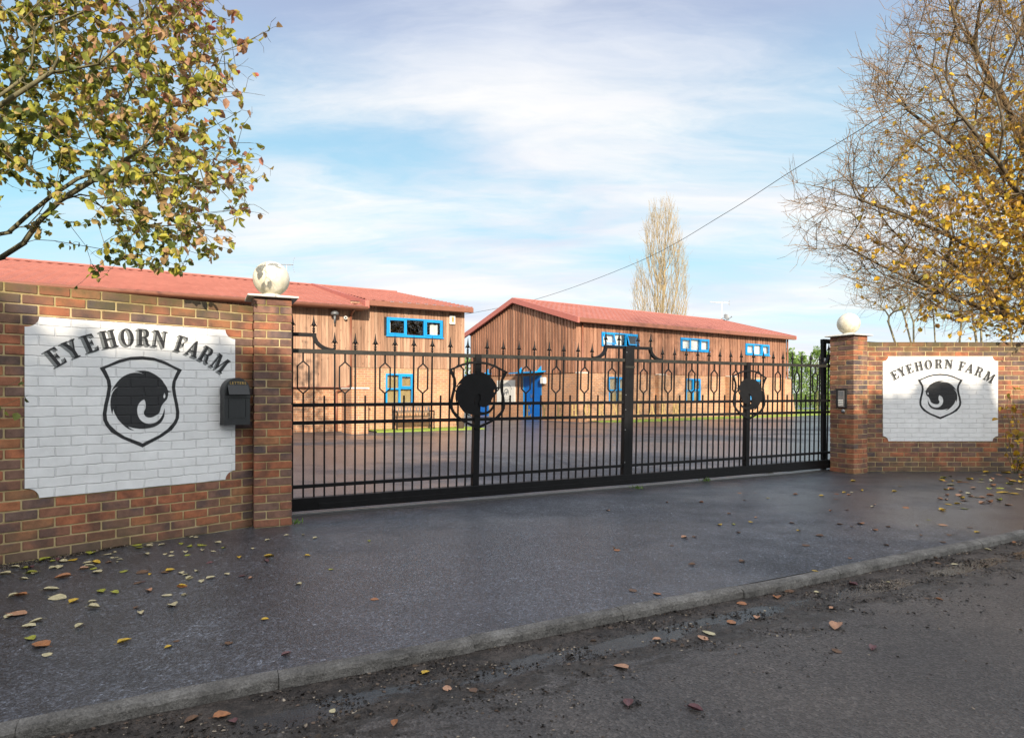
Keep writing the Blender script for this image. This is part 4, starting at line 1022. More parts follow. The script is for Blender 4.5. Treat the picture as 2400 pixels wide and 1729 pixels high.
def leaves_np(P, nrm_dir, size, spread=0.6, fold=0.25, asp=0.62, rg=nr, rnd=None, droop=0.35):
    """leaf blades: 6 verts, 2 quads each (folded along the midrib)"""
    n = len(P); d = rg.normal(size=(n, 3)) * spread + nrm_dir; d[:, 2] -= droop; d /= np.linalg.norm(d, axis=1)[:, None]
    a = rg.normal(size=(n, 3)); s = np.cross(d, a); s /= np.linalg.norm(s, axis=1)[:, None] + 1e-9; u = np.cross(s, d)
    L = (size * rg.uniform(0.6, 1.25, n))[:, None]; W = L * asp * rg.uniform(.8, 1.15, n)[:, None]
    V = np.zeros((n, 6, 3)); V[:, 0] = P; V[:, 3] = P + d * L - u * L * .12
    V[:, 1] = P + d * L * .32 + s * W * .5 + u * W * fold; V[:, 2] = P + d * L * .72 + s * W * .38 + u * W * fold * .7
    V[:, 5] = P + d * L * .32 - s * W * .5 + u * W * fold; V[:, 4] = P + d * L * .72 - s * W * .38 + u * W * fold * .7
    i = np.arange(n)[:, None] * 6; Fq = np.stack([i + np.array([0, 1, 2, 3]), i + np.array([0, 3, 4, 5])], axis=1).reshape(-1, 4)
    if rnd is None: rnd = rg.random(n)
    return V.reshape(-1, 3), Fq, np.repeat(rnd, 2)
def tubes_np(P, Q, r0, r1, n=3):
    d = Q - P; L = np.linalg.norm(d, axis=1)[:, None] + 1e-9; d = d / L
    a = np.where(np.abs(d[:, 2:3]) < .9, np.array([[0, 0, 1.0]]), np.array([[1.0, 0, 0]])); s = np.cross(d, a); s /= np.linalg.norm(s, axis=1)[:, None]; u = np.cross(s, d)
    m = len(P); V = np.zeros((m, 2 * n, 3))
    for i in range(n):
        t = 2 * math.pi * i / n; o = s * math.cos(t) + u * math.sin(t); V[:, i] = P + o * r0[:, None]; V[:, n + i] = Q + o * r1[:, None]
    b = np.arange(m)[:, None] * 2 * n; Fq = np.stack([b + np.array([i, (i + 1) % n, n + (i + 1) % n, n + i]) for i in range(n)], axis=1).reshape(-1, 4)
    return V.reshape(-1, 3), Fq
def grow(limbs, targets, bf=0.35, step=0.16, jit=0.03, sag=0.0, upward=False, rg=nr):
    """greedy branching skeleton: every target joins the cheapest node on a curved path"""
    pos = []; par = []; pl = []
    for lb_ in limbs:                     # limb: (parent index or -1, [points])
        p0, pts = lb_; prev = p0
        for q in pts:
            q = np.array(q, float); pos.append(q); par.append(prev); pl.append(0 if prev < 0 else pl[prev] + np.linalg.norm(q - pos[prev])); prev = len(pos) - 1
    cap = len(pos) + len(targets) * 14 + 10
    PP = np.zeros((cap, 3)); PL = np.zeros(cap); n = len(pos); PP[:n] = pos; PL[:n] = pl
    base = PP[:n].copy()
    dd = np.array([np.min(np.linalg.norm(base - t, axis=1)) for t in targets]); order = np.argsort(dd + rg.normal(size=len(dd)) * .05)
    for ti in order:
        t = targets[ti]; d = np.linalg.norm(PP[:n] - t, axis=1); cost = d + bf * PL[:n]
        if upward:
            h = np.linalg.norm((PP[:n] - t)[:, :2], axis=1); cost = cost + 4 * np.maximum(0, PP[:n, 2] - (t[2] - 2.6 * h))
        j = int(np.argmin(cost)); L = d[j]
        if L < 1e-3: continue
        k = max(1, int(min(12, L / step))); p = PP[j]; g = par[j]
        dr_ = (p - PP[g]) if g >= 0 else (t - p); dr_ = dr_ / (np.linalg.norm(dr_) + 1e-9)
        c1 = p + dr_ * L * .4; prev = j
        for i in range(1, k + 1):
            s = i / k; q = (1 - s)**2 * p + 2 * s * (1 - s) * c1 + s * s * t
            if i < k: q = q + rg.normal(size=3) * jit * min(1, L)
            q[2] -= sag * s * (1 - s) * L
            PP[n] = q; par.append(prev); PL[n] = PL[prev] + np.linalg.norm(q - PP[prev]); prev = n; n += 1
    return PP[:n].copy(), np.array(par), PL[:n].copy()
def radii(par, tip=.0022, ex=.47, cap=.2):
    n = len(par); w = np.zeros(n); ch = np.zeros(n, int)
    for i in range(n):
        if par[i] >= 0: ch[par[i]] += 1
    for i in range(n - 1, -1, -1):
        if ch[i] == 0: w[i] += 1
        if par[i] >= 0: w[par[i]] += w[i]
    return np.minimum(cap, tip * w ** ex), ch
def tree_meshes(pos, par, rad, name, mat, root, thick_cut=.012):
    i = np.where(par >= 0)[0]; P = pos[par[i]]; Q = pos[i]; r1 = rad[i]; r0 = np.minimum(rad[par[i]], r1 * 1.35)
    big = r1 > thick_cut
    Vs = []; Fs = []; b = 0
    for msk, k in ((big, 8), (~big, 3)):
        if not msk.any(): continue
        V, Fq = tubes_np(P[msk], Q[msk] + (Q[msk] - P[msk]) * .06, r0[msk], r1[msk], k); Vs.append(V); Fs.append(Fq + b); b += len(V)
    V = np.concatenate(Vs); Fq = np.concatenate(Fs)
    return np_mesh(name, V, Fq, np.full(len(Fq), .5), mat, root, smooth=True)
def twigs(P, D_, n_seg, length, spread, up, rg=nr):
    """fine twigs as chains; returns edge arrays and end points"""
    A_ = []; B_ = []; p = P.copy(); d = D_ / (np.linalg.norm(D_, axis=1)[:, None] + 1e-9) + rg.normal(size=P.shape) * spread
    L = (length * rg.uniform(.4, 1.3, len(P)))[:, None] / n_seg; nodes = []
    for k in range(n_seg):
        d = d / (np.linalg.norm(d, axis=1)[:, None] + 1e-9); q = p + d * L; A_.append(p); B_.append(q); nodes.append(q); p = q
        d = d + rg.normal(size=P.shape) * .28; d[:, 2] += up
    return np.concatenate(A_), np.concatenate(B_), np.concatenate(nodes), d
def in_poly(px, py, poly):
    inside = np.zeros(len(px), bool); n = len(poly); j = n - 1
    for i in range(n):
        xi, yi = poly[i]; xj, yj = poly[j]
        c = ((yi > py) != (yj > py)) & (px < (xj - xi) * (py - yi) / (yj - yi + 1e-9) + xi); inside ^= c; j = i
    return inside
def volume(poly, n, y0, y1, dens=None, rg=nr):
    """random points of a crown: a real volume between depths y0 and y1"""
    xs = [p[0] for p in poly]; ys = [p[1] for p in poly]; out = []
    while sum(len(o) for o in out) < n:
        px = rg.uniform(min(xs), max(xs), n * 2); py = rg.uniform(min(ys), max(ys), n * 2); k = in_poly(px, py, poly)
        if dens is not None: k &= rg.random(n * 2) < dens(px, py)
        px = px[k]; py = py[k]; Y = rg.uniform(y0, y1, len(px)); out.append(np.stack([(px - 1200) / F * Y, Y, H - (py - 920) * Y / F], 1))
    return np.concatenate(out)[:n]
def localise(root):
    for c in list(root.children): c.data.transform(Matrix.Translation(-root.location))
def wp(px, py, Y): return ((px - 1200) / F * Y, Y, H - (py - 920) * Y / F)

# ------------------------------------------------------------------ the left tree
def left_tree():
    root = empty('leafy_tree', (-6.2, 6.3, 0), 0, 'autumn tree with green, yellow and pink leaves hanging over the left wall', 'tree')
    rg = np.random.default_rng(4)
    base = np.array((-6.2, 6.3, 0))
    limbs = [(-1, [base, base + (0.05, 0, .6), base + (.1, .0, 1.2), base + (.22, -.05, 1.8)]),
             (3, [wp(-130, 640, 6.2), wp(0, 605, 6.0), wp(55, 570, 5.9), wp(90, 520, 5.8), wp(140, 470, 5.7), wp(230, 415, 5.5), wp(330, 350, 5.4), wp(400, 250, 5.3)]),
             (3, [wp(-160, 590, 6.4), wp(-60, 560, 6.4), wp(20, 545, 6.3), wp(70, 500, 6.2), wp(120, 460, 6.1), wp(180, 420, 6.0), wp(290, 380, 6.0), wp(400, 300, 6.0), wp(470, 220, 6.0)]),
             (3, [wp(-260, 420, 5.8), wp(-150, 340, 5.5), wp(-50, 315, 5.3), wp(50, 312, 5.2), wp(120, 315, 5.1), wp(260, 330, 5.0), wp(380, 350, 5.0)]),
             (3, [wp(-150, 520, 6.8), wp(-30, 400, 6.8), wp(30, 200, 6.8), wp(80, 60, 6.8), wp(110, -90, 6.8)]),
             (3, [wp(-230, 520, 5.4), wp(-120, 420, 5.0), wp(-20, 260, 4.8), wp(120, 170, 4.7), wp(230, 150, 4.7), wp(330, 60, 4.8)])]
    silh = [(-500, -420), (440, -420), (500, -60), (545, 70), (570, 200), (585, 330), (615, 390), (595, 470), (575, 560), (520, 570), (480, 610), (400, 655), (330, 630), (210, 660), (170, 600), (250, 530), (150, 470), (50, 440), (-100, 450), (-500, 460)]
    def dens(px, py):
        d = np.ones(len(px)); d = np.where((px > 480) & (py < 330), .35, d); d = np.where((px > 540) & (py < 60), .3, d); d = np.where(py > 520, .75, d); d = np.where((px < 250) & (py > 380), .45, d)
        return d
    T = volume(silh, 2000, 4.5, 7.2, dens, rg)
    T2 = volume([(430, 60), (560, 90), (640, 60), (600, 180), (560, 260), (480, 240)], 26, 5, 5.8, None, rg)
    T = np.concatenate([T, T2]); T = T[T[:, 2] > 2.12]
    pos, par, pl = grow(limbs, T, .30, .15, .03, .10, rg=rg)
    rad, ch = radii(par, .0026, .46, .085)
    tree_meshes(pos, par, rad, 'trunk', mat_bark((0.07, 0.065, 0.03), (0.20, 0.18, 0.10), 14), root)
    thin = np.where((rad < .009) & (par >= 0))[0]; idx = rg.choice(thin, min(len(thin), 8500), replace=False)
    d0 = pos[idx] - pos[par[idx]]
    A_, B_, nod, _ = twigs(pos[idx], d0, 3, .20, .7, .02, rg)
    V, Fq = tubes_np(A_, B_, np.full(len(A_), .0021), np.full(len(A_), .0013), 3)
    np_mesh('twigs', V, Fq, np.full(len(Fq), .5), mat_bark((0.05, 0.035, 0.02), (0.13, 0.09, 0.05), 30), root)
    LP = np.concatenate([nod[rg.choice(len(nod), 20500)], pos[rg.choice(thin, 2500)]])
    px = LP[:, 0] / LP[:, 1] * F + 1200; py = 920 - (LP[:, 2] - H) / LP[:, 1] * F
    keep = ~((px > 470) & (rg.random(len(px)) < np.clip((px - 430) / 190, 0, .8))) & ~((py > 600) & (rg.random(len(px)) < .3)) & ~((px < 260) & (py > 440) & (rg.random(len(px)) < .6))
    LP = LP[keep]; px = px[keep]; py = py[keep]
    # leaf kinds drift over the crown: pinker to the upper right, greener low and left
    k = rg.random(len(LP)) * .70 + .30 * np.clip((px - 60) / 520 - (py - 240) / 900, 0, 1)
    V, Fq, r = leaves_np(LP, np.array((0.1, -.1, -.35)),   .072, .75, .22, .74, rg, np.clip(k, 0, 1), .45)
    lm = mat_leaf('autumn_leaves', [(0.0, (0.045, 0.065, 0.018)), (0.22, (0.12, 0.155, 0.03)), (0.38, (0.34, 0.36, 0.045)), (0.52, (0.48, 0.43, 0.06)), (0.66, (0.42, 0.29, 0.12)), (0.80, (0.44, 0.25, 0.15)), (0.93, (0.46, 0.18, 0.12)), (1.0, (0.48, 0.08, 0.07))], .42)
    np_mesh('foliage', V, Fq, r, lm, root); localise(root)
left_tree()

# ------------------------------------------------------------------ the right tree, twiggy with a few yellow leaves
def right_tree():
    root = empty('twiggy_tree', (10.6, 11.9, 0), 0, 'huge twiggy tree with scattered yellow leaves spreading over the right wall', 'tree')
    rg = np.random.default_rng(9); base = np.array((10.6, 11.9, 0.0))
    limbs = [(-1, [base, base + (-.05, 0, .8), base + (-.1, 0, 1.5), base + (-.15, 0, 2.1)]),
             (3, [wp(2420, 760, 11.4), wp(2330, 730, 11.0), wp(2240, 700, 10.7), wp(2150, 660, 10.4), wp(2060, 620, 10.2), wp(1980, 575, 10.0)]),
             (3, [wp(2430, 700, 11.6), wp(2340, 620, 11.2), wp(2240, 560, 10.9), wp(2130, 510, 10.6), wp(2020, 470, 10.4), wp(1930, 440, 10.2)]),
             (3, [wp(2450, 640, 11.8), wp(2390, 500, 11.4), wp(2310, 410, 11.0), wp(2220, 330, 10.8), wp(2130, 260, 10.6), wp(2060, 200, 10.5)]),
             (3, [wp(2470, 600, 12.0), wp(2420, 400, 11.8), wp(2360, 250, 11.6), wp(2290, 130, 11.4), wp(2230, 20, 11.4)]),
             (3, [wp(2500, 560, 12.4), wp(2480, 350, 12.4), wp(2440, 150, 12.3), wp(2400, -60, 12.2)]),
             (3, [wp(2440, 600, 10.4), wp(2400, 470, 9.9), wp(2340, 380, 9.6), wp(2260, 280, 9.4)])]
    silh = [(2180, -120), (2130, 30), (2060, 110), (2010, 200), (2035, 280), (1985, 330), (1975, 400), (1855, 425), (1870, 500), (1890, 590), (1960, 650), (2060, 690), (2180, 740), (2300, 775), (2420, 800), (2800, 800), (2800, -300), (2300, -300)]
    def dens(px, py): return np.clip(.35 + (px - 1850) / 480, .2, 1)
    T = volume(silh, 3900, 9.2, 13.6, dens, rg)
    pos, par, pl = grow(limbs, T, .42, .26, .045, -.04, rg=rg)
    rad, ch = radii(par, .0050, .47, .17)
    tree_meshes(pos, par, rad, 'trunk', mat_bark((0.04, 0.030, 0.018), (0.15, 0.115, 0.065), 10), root)
    thin = np.where((rad < .016) & (par >= 0))[0]; idx = rg.choice(thin, 21000, replace=True)
    d0 = pos[idx] - pos[par[idx]]; d0[:, 0] -= .03; 
    A_, B_, nod, dd = twigs(pos[idx], d0, 3, .46, .62, .10, rg)
    V, Fq = tubes_np(A_, B_, np.full(len(A_), .0036), np.full(len(A_), .0022), 3)
    np_mesh('twigs', V, Fq, np.full(len(Fq), .5), mat_bark((0.14, 0.085, 0.038), (0.34, 0.22, 0.11), 20), root)
    LP = nod[rg.choice(len(nod), 42000)]
    px = LP[:, 0] / LP[:, 1] * F + 1200; py = 920 - (LP[:, 2] - H) / LP[:, 1] * F
    pr_ = np.clip((px - 1900) / 480, 0, 1) ** 2.2 * np.clip(1.15 - np.abs(py - 580) / 380, .07, 1)
    LP = LP[rg.random(len(LP)) < pr_ * .95]
    V, Fq, r = leaves_np(LP, np.array((0, -.1, -.3)), .088, .8, .2, .8, rg)
    lm = mat_leaf('yellow_leaves', [(0.0, (0.24, 0.14, 0.02)), (0.25, (0.58, 0.33, 0.02)), (0.6, (0.80, 0.52, 0.04)), (0.8, (0.30, 0.26, 0.03)), (1.0, (0.30, 0.13, 0.03))], .4)
    np_mesh('foliage', V, Fq, r, lm, root); localise(root)
right_tree()

# ------------------------------------------------------------------ bare trees behind the right wall
def bare_tree(px, Y, top, halfw, seed, label, stems, r0=.06):
    root = empty('bare_tree', ((px - 1200) / F * Y, Y, 0), 0, label, 'tree', 'bare pale trees behind the right wall'); rg = np.random.default_rng(seed)
    bx = (px - 1200) / F * Y; limbs = []; tg = []
    for i, (dx, lean_) in enumerate(stems):
        pts = [(bx + dx, Y, 0), (bx + dx + lean_ * .3, Y, 1.0), (bx + dx + lean_ * .8, Y + .1, 2.2), (bx + dx + lean_ * 1.4, Y + .2, 3.3)]
        limbs.append((-1, pts))
    T = volume([(px - halfw, 720), (px - halfw * .9, 600), (px - halfw * .4, top + 40), (px, top), (px + halfw * .5, top + 40), (px + halfw, 620), (px + halfw, 740)], 330, Y - 1.2, Y + 1.2, None, rg)
    pos, par, _ = grow(limbs, T, .3, .22, .04, 0, rg=rg); rad, ch = radii(par, .0042, .44, r0)
    tree_meshes(pos, par, rad, 'trunk', bpy.data.materials.get('pale_bark') or pale_bark(), root)
    thin = np.where((rad < .014) & (par >= 0))[0]; idx = rg.choice(thin, min(len(thin), 900), replace=False)
    A_, B_, nod, _ = twigs(pos[idx], pos[idx] - pos[par[idx]], 3, .55, .5, .12, rg)
    V, Fq = tubes_np(A_, B_, np.full(len(A_), .0036), np.full(len(A_), .0022), 3); np_mesh('twigs', V, Fq, np.full(len(Fq), .5), bpy.data.materials['pale_bark'], root); localise(root)
def pale_bark():
    m = mat_bark((0.22, 0.20, 0.12), (0.46, 0.40, 0.26), 6); m.name = 'pale_bark'; return m
bare_tree(2200, 16.5, 560, 130, 31, 'bare tree with several pale stems just right of the intercom pillar', [(-.3, -.35), (0, 0), (.35, .3)])
bare_tree(2300, 15.6, 540, 90, 32, 'thick pale trunked bare tree behind the middle of the right white panel', [(0, .1), (.12, -.15)], .09)
bare_tree(2100, 18.0, 640, 110, 33, 'low spindly bare tree nearest the right stone ball, leaning right', [(.6, -.5), (.5, .1)])
bare_tree(2385, 17.0, 560, 90, 34, 'bare tree at the right edge of the photo, behind the dark overhanging boughs', [(0, -.05), (.3, .2)], .08)

# ------------------------------------------------------------------ poplar
def poplar():
    Y = 58.0; bx = (1548 - 1200) / F * Y; rg = np.random.default_rng(5)
    root = empty('poplar_tree', (bx, Y, 0), 0, 'tall narrow bare poplar rising behind the right roof', 'tree')
    trunk = [(bx, Y, z) for z in (0, 1.5, 3, 4.5, 6)] + [(bx + .15, Y, 8), (bx + .3, Y, 10), (bx + .35, Y, 12.5), (bx + .45, Y, 15), (bx + .5, Y, 17)]
    silh = [(1484, 760), (1483, 690), (1490, 625), (1502, 612), (1515, 650), (1524, 640), (1510, 600), (1512, 520), (1528, 486), (1545, 500), (1552, 474), (1575, 470), (1588, 510), (1600, 560), (1612, 610), (1612, 680), (1610, 760)]
    T = volume(silh, 1100, Y - 2.2, Y + 2.2, None, rg)
    pos, par, _ = grow([(-1, trunk)], T, .12, .55, .03, 0, upward=True, rg=rg); rad, ch = radii(par, .011, .45, .26)
    mt = mat_bark((0.22, 0.165, 0.085), (0.44, 0.35, 0.21), 3)
    tree_meshes(pos, par, rad, 'trunk', mt, root, .03)
    thin = np.where((rad < .04) & (par >= 0))[0]; idx = rg.choice(thin, min(len(thin), 9000), replace=True if len(thin) < 9000 else False)
    d0 = pos[idx] - pos[par[idx]]; d0[:, 2] = np.abs(d0[:, 2]) + .3
    A_, B_, nod, _ = twigs(pos[idx], d0, 2, 1.0, .28, .25, rg)
    V, Fq = tubes_np(A_, B_, np.full(len(A_), .0095), np.full(len(A_), .006), 3); np_mesh('twigs', V, Fq, np.full(len(Fq), .5), mt, root); localise(root)
poplar()

# ------------------------------------------------------------------ conifers, shrubs and the trees across the road
EVER = mat_leaf('conifer_leaves', [(0.0, (0.10, 0.18, 0.04)), (0.5, (0.18, 0.30, 0.07)), (1.0, (0.30, 0.42, 0.12))], .25)
def conifer(name, x, y, h, r, seed, label, group, n=2600, leaf=.14, cone=.8):
    rg = np.random.default_rng(seed); root = empty(name, (x, y, 0), 0, label, 'tree', group)
    t = rg.random(n) ** .8; z = .1 + t * h; rr = r * (1 - t ** 2.2 * cone) * (.72 + .4 * rg.random(n)); a = rg.random(n) * 2 * np.pi
    lump = 1 + .16 * np.sin(a * 5 + z * 3) + .1 * np.sin(z * 9 + a * 2)
    P = np.stack([rr * lump * np.cos(a), rr * lump * np.sin(a), z], 1)
    k = int(n * .06); tz = h * (.88 + .22 * rg.random(k)); ta = rg.random(k) * 6.28; tr = r * .28 * rg.random(k); P[:k] = np.stack([tr * np.cos(ta), tr * np.sin(ta), tz], 1)
    D_ = np.stack([np.cos(a), np.sin(a), np.full(n, .7)], 1); V, Fq, r_ = leaves_np(P, D_, leaf, .4, .1, .5, rg, None, -.1)
    np_mesh('crown', V, Fq, r_, EVER, root)
    m = MB(); m.tube((0, 0, 0), (0, 0, h * .9), .09, .02, 8); m.build('trunk', bpy.data.materials['bark'], root)
    return root
Yc = 44.0
for i, px in enumerate((1852, 1884, 1915, 1946, 1976)):
    labs = ['leftmost conifer of the hedge, touching the end of the right building', 'second conifer of the hedge from the right building', 'middle conifer of the hedge, just left of the guide frame', 'conifer behind the tall black guide frame', 'conifer hidden mostly behind the intercom pillar']
    conifer('conifer', (px - 1200) / F * Yc, Yc + (i % 2) * .4, 3.85 + [.1, -.1, .25, .05, .15][i], .98, 50 + i, labs[i], 'conifers of the hedge beyond the yard')
m = MB(); m.poly([(15.5, 33, .012), (30, 38, .012), (30, 46, .012), (16, 46, .012)]); 
setp(m.build('lawn', GRASS), kind='structure')
conifer('conifer', (1093 - 1200) / F * 46, 46, 3.6, 1.6, 71, 'dark conifer seen in the gap between the two buildings', None, 1800, .2, .4)
# lawn strips along the buildings
for o, ang, x0, x1, y0, y1, z in ((LB, LBA, -3.6, .15, -1.35, -.02, .03), (RB, RBA, .7, 16.0, -1.5, -.02, .03)):
    m = MB(); n = int((x1 - x0) / .25)
    for i in range(n):
        a = x0 + (x1 - x0) * i / n; b = x0 + (x1 - x0) * (i + 1) / n; e = lambda q: y0 + .05 * math.sin(q * 3.1) + (.9 * max(0, 1 - (q - x0) / 1.2) if o is RB else 0)
        m.poly([(a, e(a), z), (b, e(b), z), (b, y1, z), (a, y1, z)]); m.poly([(a, e(a), -.02), (b, e(b), -.02), (b, e(b), z), (a, e(a), z)])
    setp(m.build('lawn', GRASS, loc=(o[0], o[1], 0), rot=(0, 0, ang)), kind='structure')
# planter by the left building
pt = empty('flower_pot', loc_to_world(LB, LBA, -.62, -1.0), LBA, 'dark pot with a small dead plant on the grass by the left building', 'pot')
m = MB(); m.lathe([(.10, 0), (.13, .12), (.15, .26), (.16, .28), (.13, .28), (.12, .22), (.0001, .22)], 14); m.build('pot', plain('old_wood', (.06, .04, .025), .8), pt)
m = MB(); pr2 = random.Random(3)
for i in range(14): a = pr2.uniform(0, 6.28); m.tube((0, 0, .22), (.16 * math.cos(a), .12 * math.sin(a), pr2.uniform(.38, .62)), .006, .003, 4)
m.build('plant', bpy.data.materials['bark'], pt)

def road_trees():
    """tall trees on the other side of the road, behind the photographer: they shade the drive"""
    rg = np.random.default_rng(77); lm = mat_leaf('roadside_leaves', [(0, (.04, .06, .015)), (1, (.10, .11, .03))], .15)
    n = 5200; h = 9.0
    z = 1.0 + rg.random(n) * (h - 1.0); a = rg.random(n) * 6.283; env = np.where(z < h * .8, 1, np.sqrt(np.clip(1 - ((z - h * .8) / (h * .2)) ** 2, 0, 1)))
    rr = 2.3 * env * np.sqrt(rg.random(n)); P = np.stack([rr * np.cos(a), rr * np.sin(a) * .8, z], 1)
    V, Fq, r = leaves_np(P, np.array((0, 0, .2)), .42, .9, .15, .8, rg)
    first = None
    xs = [(-24, 8.4), (-20.5, 8.9), (-17, 8.2), (-13.5, 8.8), (-10.2, 8.5), (-7, 8.7), (-4.2, 8.3), (-1.4, 8.35), (1.2, 8.15), (3.7, 8.3), (6.2, 8.5), (8.7, 8.95), (11.2, 9.25), (13.8, 9.5), (16.6, 10.0), (20, 9.2), (23.5, 9.5), (27, 9.0)]
    for i, (x, hh) in enumerate(xs):
        root = empty('roadside_tree', (x, -12.5 + .6 * math.sin(i * 2.3), 0), i * 1.3, 'tall leafy tree in the row across the road behind the camera', 'tree', 'trees across the road'); root.scale = (1, 1, hh / 8.7)
        if first is None:
            c = np_mesh('crown', V, Fq, r, lm, root); m = MB(); m.tube((0, 0, -.1), (0, 0, 6), .22, .06, 8); t = m.build('trunk', bpy.data.materials['bark'], root); first = (c, t)
        else:
            for q in first:
                o = q.copy(); col.objects.link(o); o.parent = root
road_trees()

# ------------------------------------------------------------------ overhead wire
wire_pts = [(1060, 742, 50), (1254, 702, 44), (1500, 612, 36), (1700, 500, 29), (1860, 398, 24), (2035, 292, 19.5), (2300, 110, 15.5), (2700, -220, 12)]
m = MB(); W3 = [Vector(wp(*p)) for p in wire_pts]
P = []
for i in range(len(W3) - 1):
    p0 = W3[max(i - 1, 0)]; p1 = W3[i]; p2 = W3[i + 1]; p3 = W3[min(i + 2, len(W3) - 1)]
    for k in range(8):
        t = k / 8; P.append(.5 * ((2 * p1) + (p2 - p0) * t + (2 * p0 - 5 * p1 + 4 * p2 - p3) * t * t + (3 * p1 - p0 - 3 * p2 + p3) * t ** 3))
P.append(W3[-1])
for a, b in zip(P, P[1:]): m.tube(a, b, .013, .013, 5, cap=False)
setp(m.build('overhead_wire', IRON, smooth=True), 'thin dark overhead cable sweeping up across the sky to the right tree', 'cable')

# ------------------------------------------------------------------ creeper sprig on the left wall, weeds
cp = empty('creeper_sprig', (WL[0], WL[1], 0), WLA, 'green bramble sprig against the wall at the left edge of the photo', 'plant')
m = MB(); crg = np.random.default_rng(12); L_ = []
pts = [(-2.35, 1.15), (-2.1, 1.28), (-1.95, 1.22), (-1.82, 1.12), (-1.72, 1.10)]
for (a, b), (c, d) in zip(pts, pts[1:]): m.tube((a, -.12, b), (c, -.10, d), .003, .0025, 4)
m.tube((-1.9, -.11, 1.19), (-1.70, -.13, 1.33), .0022, .0015, 4); m.tube((-1.82, -.11, 1.13), (-1.66, -.12, 1.21), .0022, .0015, 4)
m.build('stem', bpy.data.materials['bark'], cp)
P = np.array([(x, -.12 + crg.uniform(-.03, .03), z) for x, z in [(-2.1, 1.28), (-2.02, 1.25), (-1.98, 1.2), (-1.9, 1.18), (-1.86, 1.16), (-1.84, 1.1), (-1.78, 1.1), (-2.2, 1.24), (-2.15, 1.2), (-2.25, 1.15), (-1.95, 1.1), (-1.72, 1.09), (-1.7, 1.31), (-1.68, 1.2), (-2.05, 1.36), (-2.0, 1.4)]])
V, Fq, r = leaves_np(P, np.array((0.2, -.4, -.3)), .075, .4, .15, .8, crg, crg.random(len(P)) * .3)
np_mesh('leaves', V, Fq, r, bpy.data.materials['autumn_leaves'], cp)
sp = empty('wall_sapling', (7.78, 9.45, 0), 0, 'thin sapling with sparse yellow leaves at the right end of the wall', 'plant')
m = MB(); srg = random.Random(4); tips = []
for k in range(7):
    p = Vector((srg.uniform(-.12, .12), srg.uniform(-.05, .05), 0)); d = Vector((srg.uniform(-.5, .35), srg.uniform(-.25, .1), 1.0)).normalized()
    for i in range(6):
        q_ = p + d * srg.uniform(.12, .26); m.tube(p, q_, .0065 - .0008 * i, .0057 - .0008 * i, 5); p = q_; d = (d + Vector((srg.uniform(-.35, .25), srg.uniform(-.2, .1), .1))).normalized(); tips += [tuple(p), tuple(p)]
m.build('stem', bpy.data.materials['bark'], sp)
P = np.array(tips) + crg.normal(size=(len(tips), 3)) * .02
V, Fq, r = leaves_np(P, np.array((0, -.3, -.2)), .085, .7, .15, .8, crg, crg.random(len(P)))
np_mesh('leaves', V, Fq, r, bpy.data.materials['yellow_leaves'], sp)
def weed(px, py, size, label, seed):
    x, y = ground_pt(px, py); rg = np.random.default_rng(seed); n = 26
    P = np.stack([x + rg.normal(size=n) * size * .35, y + rg.normal(size=n) * size * .25, np.full(n, .003)], 1)
    V, Fq, r = leaves_np(P, np.array((0, 0, 1.0)), size * .5, .6, .1, .22, rg, rg.random(n) * .5, -.2)
    o = np_mesh('weed', V, Fq, r, bpy.data.materials['conifer_leaves']); setp(o, label, 'weed', 'weeds at the foot of the gate')
weed(1800, 1108, .18, 'green weed tuft under the gate, right of the right hand shield', 1)
weed(1655, 1128, .12, 'small weed tuft under the gate, left of the right hand shield', 2)
weed(1850, 1103, .11, 'weed tuft under the gate nearest the intercom pillar', 3)
weed(688, 1228, .10, 'tiny moss tuft at the foot of the pillar beside the letterbox', 4)
weed(1495, 1146, .09, 'weed tuft under the gate just right of the centre post', 6)

# ------------------------------------------------------------------ fallen leaves
def leaf_mesh(seed, style):
    rg = random.Random(seed); m = MB(); n = 9; V = []
    curl = {'flat': .06, 'curl': .38, 'cup': .30}[style]; w = {'flat': .40, 'curl': .28, 'cup': .36}[style]
    for i in range(n):
        t = i / (n - 1); prof = math.sin(math.pi * min(1, t ** .75 * 1.0)) ** .75 if 0 < t < 1 else 0
        for j, s in enumerate((-1, -.5, 0, .5, 1)):
            y = s * w * prof * (1 + rg.uniform(-.12, .12)); x = t - .5
            z = curl * (abs(s) ** 1.6) * .6 * prof + curl * .7 * (t - .45) ** 2 + rg.uniform(-.012, .012) + (.02 if s == 0 else .03)
            V.append((x, y, z))
    m.v = V
    for i in range(n - 1):
        for j in range(4): m.f.append((i*5+j, i*5+j+1, (i+1)*5+j+1, (i+1)*5+j)); m.r.append(rg.random())
    m.tube((-.5, 0, .03), (-.72, .05, .05), .012, .010, 4)
    me = m.mesh('fallen_leaf', True); return me
COLS = {'p': ('pale cream', (0.52, 0.46, 0.28)), 'g': ('yellow green', (0.33, 0.34, 0.05)), 'y': ('bright yellow', (0.58, 0.38, 0.04)), 'o': ('orange brown', (0.36, 0.15, 0.06)),
        'r': ('purplish red', (0.14, 0.06, 0.065)), 'b': ('dull brown', (0.14, 0.075, 0.04)), 'k': ('pinkish tan', (0.46, 0.25, 0.15))}
LM = {}
for k, (nm, c) in COLS.items():
    mt = M('fallen_leaf_' + nm.replace(' ', '_'), .5); nz = mt.noise(mt.obj(), 5, 5, .7); v = tuple(x * .45 for x in c)
    mt.col(mt.mix(mt.ramp(nz, [(.45, 0), (.72, .8)]), c, v)); LM[k] = [ ]
    for s, st in enumerate(('flat', 'curl', 'cup')):
        me = leaf_mesh(s * 7 + ord(k), st); me.materials.append(mt.m); LM[k].append(me)
kerb_h = lambda x, y: (Vector((x, y, 0)) - KO3).dot(kn_)
